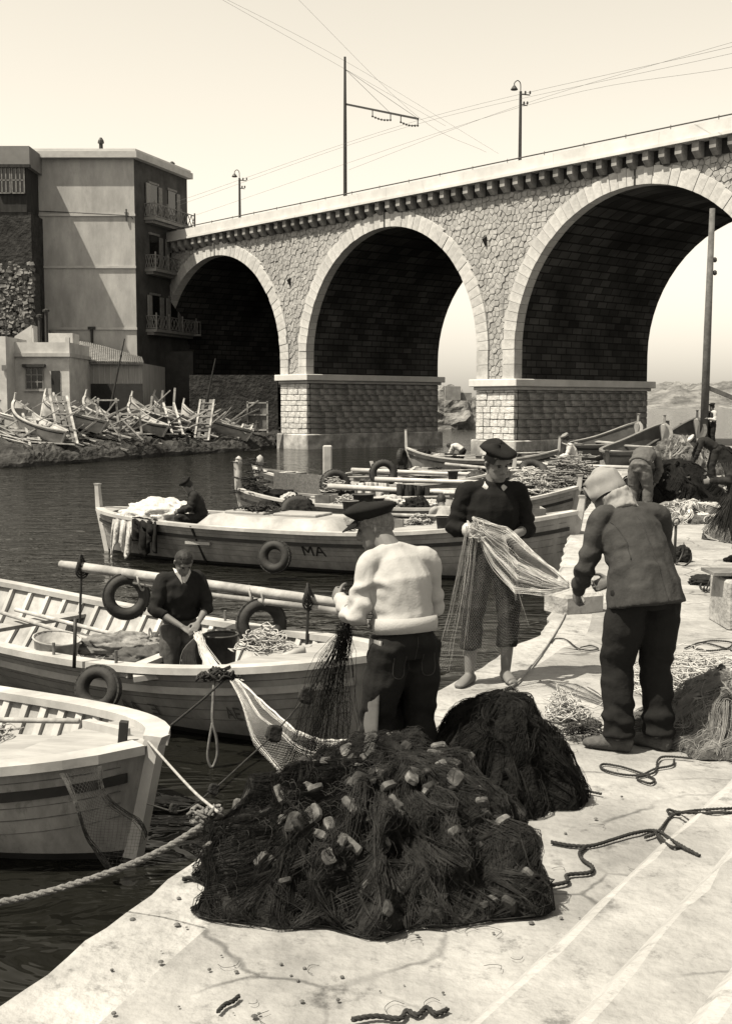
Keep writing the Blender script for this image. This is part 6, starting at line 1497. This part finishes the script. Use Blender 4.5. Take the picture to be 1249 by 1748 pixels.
# ---- right side of the quay
pole = empty('leaning_pole', PZ(1199, 778, 0), 0, 'tall dark pole leaning a little, near the right edge of the picture', 'pole'); PYb = pole.location.y
MB().tube([V(0, 0, -.1), PY(1207, 560, PYb) - pole.location, PY(1215, 356, PYb) - pole.location], [.17, .15, .11], 10).build('mast', M('grey_pole', .16, .4, 4, .3), pole, True)
MB().beam(PY(1203, 660, PYb) - pole.location, PY(1262, 684, PYb) - pole.location, .16, .16).build('boom', M('grey_pole', .16), pole)
for y_ in (448, 470): MB().lathe([(.03, 0), (.09, .05), (.08, .16), (.03, .2)], 8, PY(1219, y_, PYb) - pole.location).build('insulator', IRON, pole, True)
sb_ = empty('stone_pier', PZ(1240, 1075, 0) + V(.30, .2, 0), 0, 'square pale stone block at the right edge carrying a plank', 'stone block')
b = MB(); b.box((0, .05, .22), (.62, .6, .46)).jitter(.012, 4).build('block', KERB, sb_, bevel=.02)
b = MB(); b.beam((-.42, .05, .50), (.5, .1, .485), .36, .03).build('plank', WOODM, sb_)
def grapnel(label, c, s=1, rz=0):
    g = empty('grapnel_anchor', c, rz, label, 'anchor', 'grapnel anchors'); g.rotation_euler = (R(14), R(-10), rz)
    MB().tube([V(0, 0, .03), V(0, 0, .55 * s)], .014 * s + .004, 7).build('shank', IRON, g, True)
    MB().torus((0, 0, .6 * s), .05 * s, .010, rotx(R(90)), 14, 5).build('ring', IRON, g, True)
    for k in range(4):
        a = k * math.pi / 2 + .4; d = V(math.cos(a), math.sin(a), 0)
        MB().tube(catmull([V(0, 0, .04), d * .12 * s + V(0, 0, .02), d * .22 * s + V(0, 0, .12 * s), d * .23 * s + V(0, 0, .24 * s)], 4), [.013] * 10 + [.010, .007, .004], 6).build('fluke', IRON, g, True)
    return g
grapnel('large grapnel anchor standing on the quay behind the stooping man', PZ(1150, 965, 0), 1.0, .4)
grapnel('second grapnel anchor leaning beside the large one', PZ(1134, 962, 0) + V(0, .1, 0), .85, 1.2)
grapnel('small grapnel lying by the stone block at the right edge', PZ(1203, 1012, 0), .35, 2)
lump('dark sack beside the grapnel anchors', PZ(1165, 962, 0) + V(0, .15, .06), (.15, .14, .16), CLOTH_D, 22, name='sack', cat='sack')
lump('black cloth lying beside the stone block', PZ(1200, 998, 0) + V(.05, 0, .03), (.24, .14, .09), CLOTH_D, 23, name='dark_cloth', cat='cloth')
pail('dark drum standing behind the man in grey jumper', PZ(1137, 800, 0), .32, .75, M('dark_drum', .06, .4), False, name='drum', cat='drum')
cr = empty('fish_crate', PZ(1178, 800, 0), R(8), 'slatted fish crate beside the crouching man', 'crate')
for z_ in (.06, .24, .42):
    for y_ in (-.3, .3): MB().box((0, y_, z_), (1.0, .03, .13)).build('slat', WOOD, cr)
    for x_ in (-.5, .5): MB().box((x_, 0, z_), (.03, .57, .13)).build('slat', WOOD, cr)
for i, (px, y0, y1, t) in enumerate(((1137, 718, 764, 0), (1172, 722, 745, -8))):
    a, b_ = PY(px, y1, 52), PY(px + t, y0, 52); o = MB().beam(a + V(0, 0, -.5), b_, .2, .2).build('mooring_post', IRON, None); tag(o, ('upright' if i == 0 else 'leaning') + ' dark post at the sea edge right of the pier', 'post', 'posts at the sea edge')
rg2 = random.Random(90); gr = MB()
for k in range(170):
    p = PZ(rg2.uniform(40, 1245), rg2.uniform(1140, 1740), 0)
    i = min(range(0, NE, 2), key=lambda q_: (edge_line[q_] - p).length)
    if (p - edge_line[i]).dot(edge_frame(i)[1]) < .12 or (p - sa).dot(sn) > -.05: continue
    r_ = rg2.uniform(.003, .011); gr.lathe([(r_ * .5, 0), (r_ * rg2.uniform(.7, 1.4), r_ * .3), (r_ * .7, r_ * .8), (.001, r_)], 6, p + V(0, 0, .008), rotz(k))
tag(gr.build('grit', M('grit', .16, .5, 20)), 'grit and crumbs of cork scattered over the pale quay', 'grit', kind='stuff')
hc = boatC; zc_ = lambda t: hc.sheer(t) + .17
for t0, t1 in ((.335, .42), (.44, .53)):
    a, c = hc.w(t0, -.25, zc_(t0) + .03), hc.w(t1, -.25, zc_(t1) + .03); o = MB().beam(a, c, .62, .05).build('hatch_cover', DECKW, None, bevel=.012); tag(o, ('left' if t0 < .4 else 'right') + ' hatch cover lying on the casing of the lettered boat', 'hatch cover', 'hatch covers')
tangle('coil of dark rope lying on the casing of the lettered boat', hc.w(.395, -.3, zc_(.39) + .06), .3, .2, .12, 40, .014, ROPE_D, 61, 'rope_coil', 'rope', (.08, .17))

# more gear lying about in the boats of the middle distance
rq = random.Random(44)
BR = ((boatD, 'boat with tyres and pails'), (boatF, 'far white boat'), (boatH, 'boat behind the beret man'), (boatG, 'small boat by the middle pier'), (boatC, 'long lettered boat'))
for bt, nm in BR:
    n = 12 if bt is not boatC else 9
    for i in range(n):
        t = lerp(.10, .90, (i + rq.uniform(.1, .9)) / n); 
        if bt is boatC: t = lerp(.55, .93, (i + .5) / n)
        y = rq.uniform(-.6, .6) * abs(bt.pt(t, 1, 1).y); z = bt.sheer(t) - .02; c = bt.w(t, y, z); kd = (i + (1 if bt is boatF else 0)) % 6
        if kd == 0: lump('dark net lump aboard the ' + nm, c, (rq.uniform(.2, .4), rq.uniform(.15, .3), rq.uniform(.12, .26)), NET_DD if rq.random() < .6 else NET_B, i + 60, name='net_lump', cat='net')['group'] = 'net lumps aboard'
        elif kd == 1: lump('crumpled pale canvas aboard the ' + nm, c, (rq.uniform(.2, .4), rq.uniform(.15, .25), rq.uniform(.08, .18)), CANVAS, i + 80)['group'] = 'canvas aboard'
        elif kd == 2:
            o = empty('fish_box', c, rq.uniform(0, 3), 'small wooden fish box aboard the ' + nm, 'box', 'fish boxes aboard'); w_, l_ = .34, .5
            for sx in (-1, 1): MB().box((sx * l_ / 2, 0, .09), (.02, w_, .18)).build('end_board', WOODM, o); MB().box((0, sx * w_ / 2, .09), (l_ - .03, .02, .17)).build('side_board', WOOD, o)
            MB().box((0, 0, .02), (l_ - .03, w_ - .03, .02)).build('bottom', WOODM, o)
        elif kd == 3: tangle('coil of rope aboard the ' + nm, c, .28, .2, .2, 34, .012, ROPE_L if rq.random() < .5 else ROPE_D, i + 100, 'rope_coil', 'rope', (.07, .17), 'rope coils aboard')
        elif kd == 4: spar('oar laid along the ' + nm, bt.w(max(.05, t - .2), y, z + .12), bt.w(min(.97, t + .22), y + rq.uniform(-.2, .2), z + .2), .03, .025, WOOD, 'oar', 'oar', 'oars aboard')
        else: pail('small pail aboard the ' + nm, c, rq.uniform(.10, .15), rq.uniform(.18, .3), METAL if rq.random() < .5 else M('black_pail', .05, .4, 6), False, 'pails aboard')

# gear in the two near boats
def box_in(label, c, rz, l_=.5, w_=.34):
    o = empty('fish_box', c, rz, label, 'box', 'fish boxes in the near boats')
    for sx in (-1, 1): MB().box((sx * l_ / 2, 0, .09), (.02, w_, .18)).build('end_board', WOOD, o); MB().box((0, sx * w_ / 2, .09), (l_ - .03, .02, .17)).build('side_board', WOOD, o)
    MB().box((0, 0, .02), (l_ - .03, w_ - .03, .02)).build('bottom', WOODM, o)
box_in('slatted fish box in the stern half of the second boat', boatB.w(.44, .45, .0), .4)
box_in('fish box behind the standing man in the second boat', boatB.w(.60, .55, .0), 1.2)
tangle('heap of pale netting between the ribs of the second boat', boatB.w(.50, -.1, .0), .45, .35, .35, 120, .005, NET_T, 71, 'net_tangle', 'net', (.06, .16))
tangle('coil of dark rope beside the tub in the second boat', boatB.w(.66, -.45, .02), .25, .2, .15, 40, .010, ROPE_D, 72, 'rope_coil', 'rope', (.07, .14))
spar('long oar laid over the thwarts of the second boat', boatB.w(.22, .2, .50), boatB.w(.70, -.35, .52), .024, .022, WOOD, 'oar', 'oar', 'oars')
spar('second oar beside the long one in the second boat', boatB.w(.24, .38, .50), boatB.w(.72, .05, .52), .024, .022, WOOD, 'oar', 'oar', 'oars')
lump('folded brown sail stowed under the far rail of the second boat', boatB.w(.36, .62, .12), (.6, .18, .16), M('brown_sail', .2, .4, 5, .6, stain=.4, stain_scale=4, dist=.03), 73, rz=R(-39), name='sail_bundle', cat='sail')
for t_ in (.35, .48, .61, .72):
    for sd in (-1, 1):
        p = boatB.w(t_, sd * (abs(boatB.pt(t_, 1, 1).y) - .04), boatB.sheer(t_)); o = MB().tube([p, p + V(0, 0, .13)], .014, 6).build('thole_pin', WOODM, None); tag(o, 'wooden thole pin standing on the rail of the second boat', 'thole pin', 'thole pins of the second boat')
spar('oar with pale blade leaning on the stern thwart of the near boat', boatA.w(.40, .45, .40), boatA.w(.80, .62, .58), .022, .02, WOOD, 'oar', 'oar', 'oars')
pail('grey bailing pail in the near boat', boatA.w(.50, .3, .1), .12, .22, METAL, True)
lump('dark crumpled net in the shade of the near boat', boatA.w(.62, -.45, .10), (.45, .25, .2), NET_D, 74, rz=R(-28), name='net_lump', cat='net')
tangle('pale loose line lying on the boards of the near boat', boatA.w(.70, .15, .50), .3, .2, .06, 16, .006, ROPE_L, 75, 'loose_line', 'rope', (.06, .16))

# ================================================================ people further off
SEAT = dict(pelvis=(0, 0, .50), chest=(0, .10, .80), neck=(0, .17, .97), head=(0, .25, 1.09), shL=(-.17, .12, .93), shR=(.17, .12, .93), elL=(-.24, .22, .70), elR=(.24, .22, .70), wrL=(-.08, .42, .62), wrR=(.08, .42, .62), hipL=(-.095, .04, .48), hipR=(.095, .04, .48), knL=(-.14, .42, .50), knR=(.14, .42, .50), anL=(-.13, .40, .085), anR=(.13, .40, .085))
BEND = dict(pelvis=(0, -.12, .92), chest=(0, .16, 1.10), neck=(0, .33, 1.13), head=(0, .46, 1.10), shL=(-.18, .28, 1.09), shR=(.18, .28, 1.09), elL=(-.22, .38, .82), elR=(.22, .38, .82), wrL=(-.12, .46, .58), wrR=(.12, .46, .58), hipL=(-.095, -.10, .88), hipR=(.095, -.10, .88), knL=(-.13, .0, .48), knR=(.13, .0, .48), anL=(-.14, -.04, .085), anR=(.14, -.04, .085))
pc = boatC.w(.262, -.25, boatC.sheer(.26) - .45)
P1 = person('dark clothed man sitting hunched in the lettered boat beside the sail', pc, R(100), std(**SEAT), look=(-.1, .8, -.6), k=.97, vox=.012, top=CLOTH_D, trou=CLOTH_D, seed=31, loose=1.1, face=False, topname='jacket'); add_beret(P1, BLACK_CL, (0, 0), .13)
pc = PY(758, 905, 20.0) + V(0, 0, -.55)
P2 = person('man in pale shirt sitting behind the beret man\'s elbow', pc, R(10), std(**SEAT), look=(.1, .9, -.4), k=.95, vox=.013, top=M('grey_shirt', .45, .2, 6), trou=CLOTH_D, seed=32, face=False, topname='shirt')
P3 = person('stooping man in white shirt in the boat by the middle pier', boatG.w(.36, 0, .0), R(70), std(**BEND), look=(0, .6, -.8), k=1.0, vox=.02, top=SHIRT, trou=TROUS, seed=33, face=False, topname='shirt')
P4 = person('man in pale cap and shirt sitting at the quay edge behind the stooping man', PZ(984, 826, 0) + V(-.05, 0, .05), R(80), std(**SEAT), look=(-.1, .9, -.5), k=1.0, vox=.015, top=SHIRT, trou=JACKET, seed=34, face=False, topname='shirt'); add_beret(P4, PALE_CLOTH, (0, 0), .12, 'pale_cap')
P5 = person('man in grey jumper bending over with his back to us', PZ(1092, 880, 0), R(-32), std(**BEND), look=(.1, .5, -.8), k=1.02, vox=.011, top=GREYK, trou=M('grey_worn_trousers', .17, .4, 4, .5, stain=.3, stain_scale=4), seed=35, loose=1.16, tloose=1.2, face=False, shoes=CLOTH_D)
P6 = person('man in waistcoat standing beside the leaning pole', PZ(1213, 778, 0) + V(0, 0, .3), R(110), std(wrL=(-.12, .28, 1.15), wrR=(.2, .25, 1.3), elR=(.27, .0, 1.15)), look=(.3, .9, -.1), k=1.02, vox=.02, top=SHIRT, trou=CLOTH_D, seed=36, face=False, topname='shirt', shoes=CLOTH_D); add_beret(P6, BLACK_CL, (0, 0), .13)
m = MB(); ell(m, [(0, 0, .93), (0, 0, 1.1), (0, 0, 1.3), (0, 0, 1.44)], [.19, .185, .20, .15], [.145, .145, .15, .11], V(1, 0, 0), 16); finish(remesh(m, .03, 2), 'waistcoat', CLOTH_D, P6[0])
m = MB(); m.box((0, 0, .15), (1.2, 1.0, .3)); o = m.build('low_plinth', KERB, None, loc=PZ(1213, 778, 0)); tag(o, 'low stone plinth under the man beside the pole', 'stone block')
P7 = person('crouching man in white cap and dark jacket behind the net heaps', PZ(1212, 828, 0), R(85), std(**BEND), look=(0, .7, -.7), k=1.0, vox=.016, top=CLOTH_D, trou=CLOTH_D, seed=37, face=False, topname='jacket', shoes=CLOTH_D); add_beret(P7, SHIRT, (0, 0), .125, 'white_cap')
P8 = person('dark trousered man cut off by the right edge with net over his arm', PZ(1246, 958, 0) + V(.12, 0, 0), R(60), std(wrL=(-.2, .35, 1.05), elL=(-.28, .1, 1.08)), look=(0, .9, -.4), k=1.0, vox=.011, top=CLOTH_D, trou=CLOTH_D, seed=38, face=False, topname='jacket', shoes=BLACK_CL)
hn = empty('fishing_net', PZ(1230, 955, 0), 0, 'brown net hanging in a long bunch at the right edge', 'net'); ps = []; rg = random.Random(5)
for k in range(260):
    tx = rg.gauss(0, 1); s0 = V(.02 + .05 * tx, -.25 + rg.uniform(-.1, .1), 1.25 + rg.uniform(-.08, .05)); ps.append(catmull([s0, s0 + V(-.04 * tx - .03, -.08, -.35), s0 + V(-.10 + .05 * tx, -.06 + rg.uniform(-.08, .08), -.75 + rg.uniform(-.1, .1))], 5))
tag(strands(ps, .004).build('net_twine', NET_B, hn), kind='stuff')
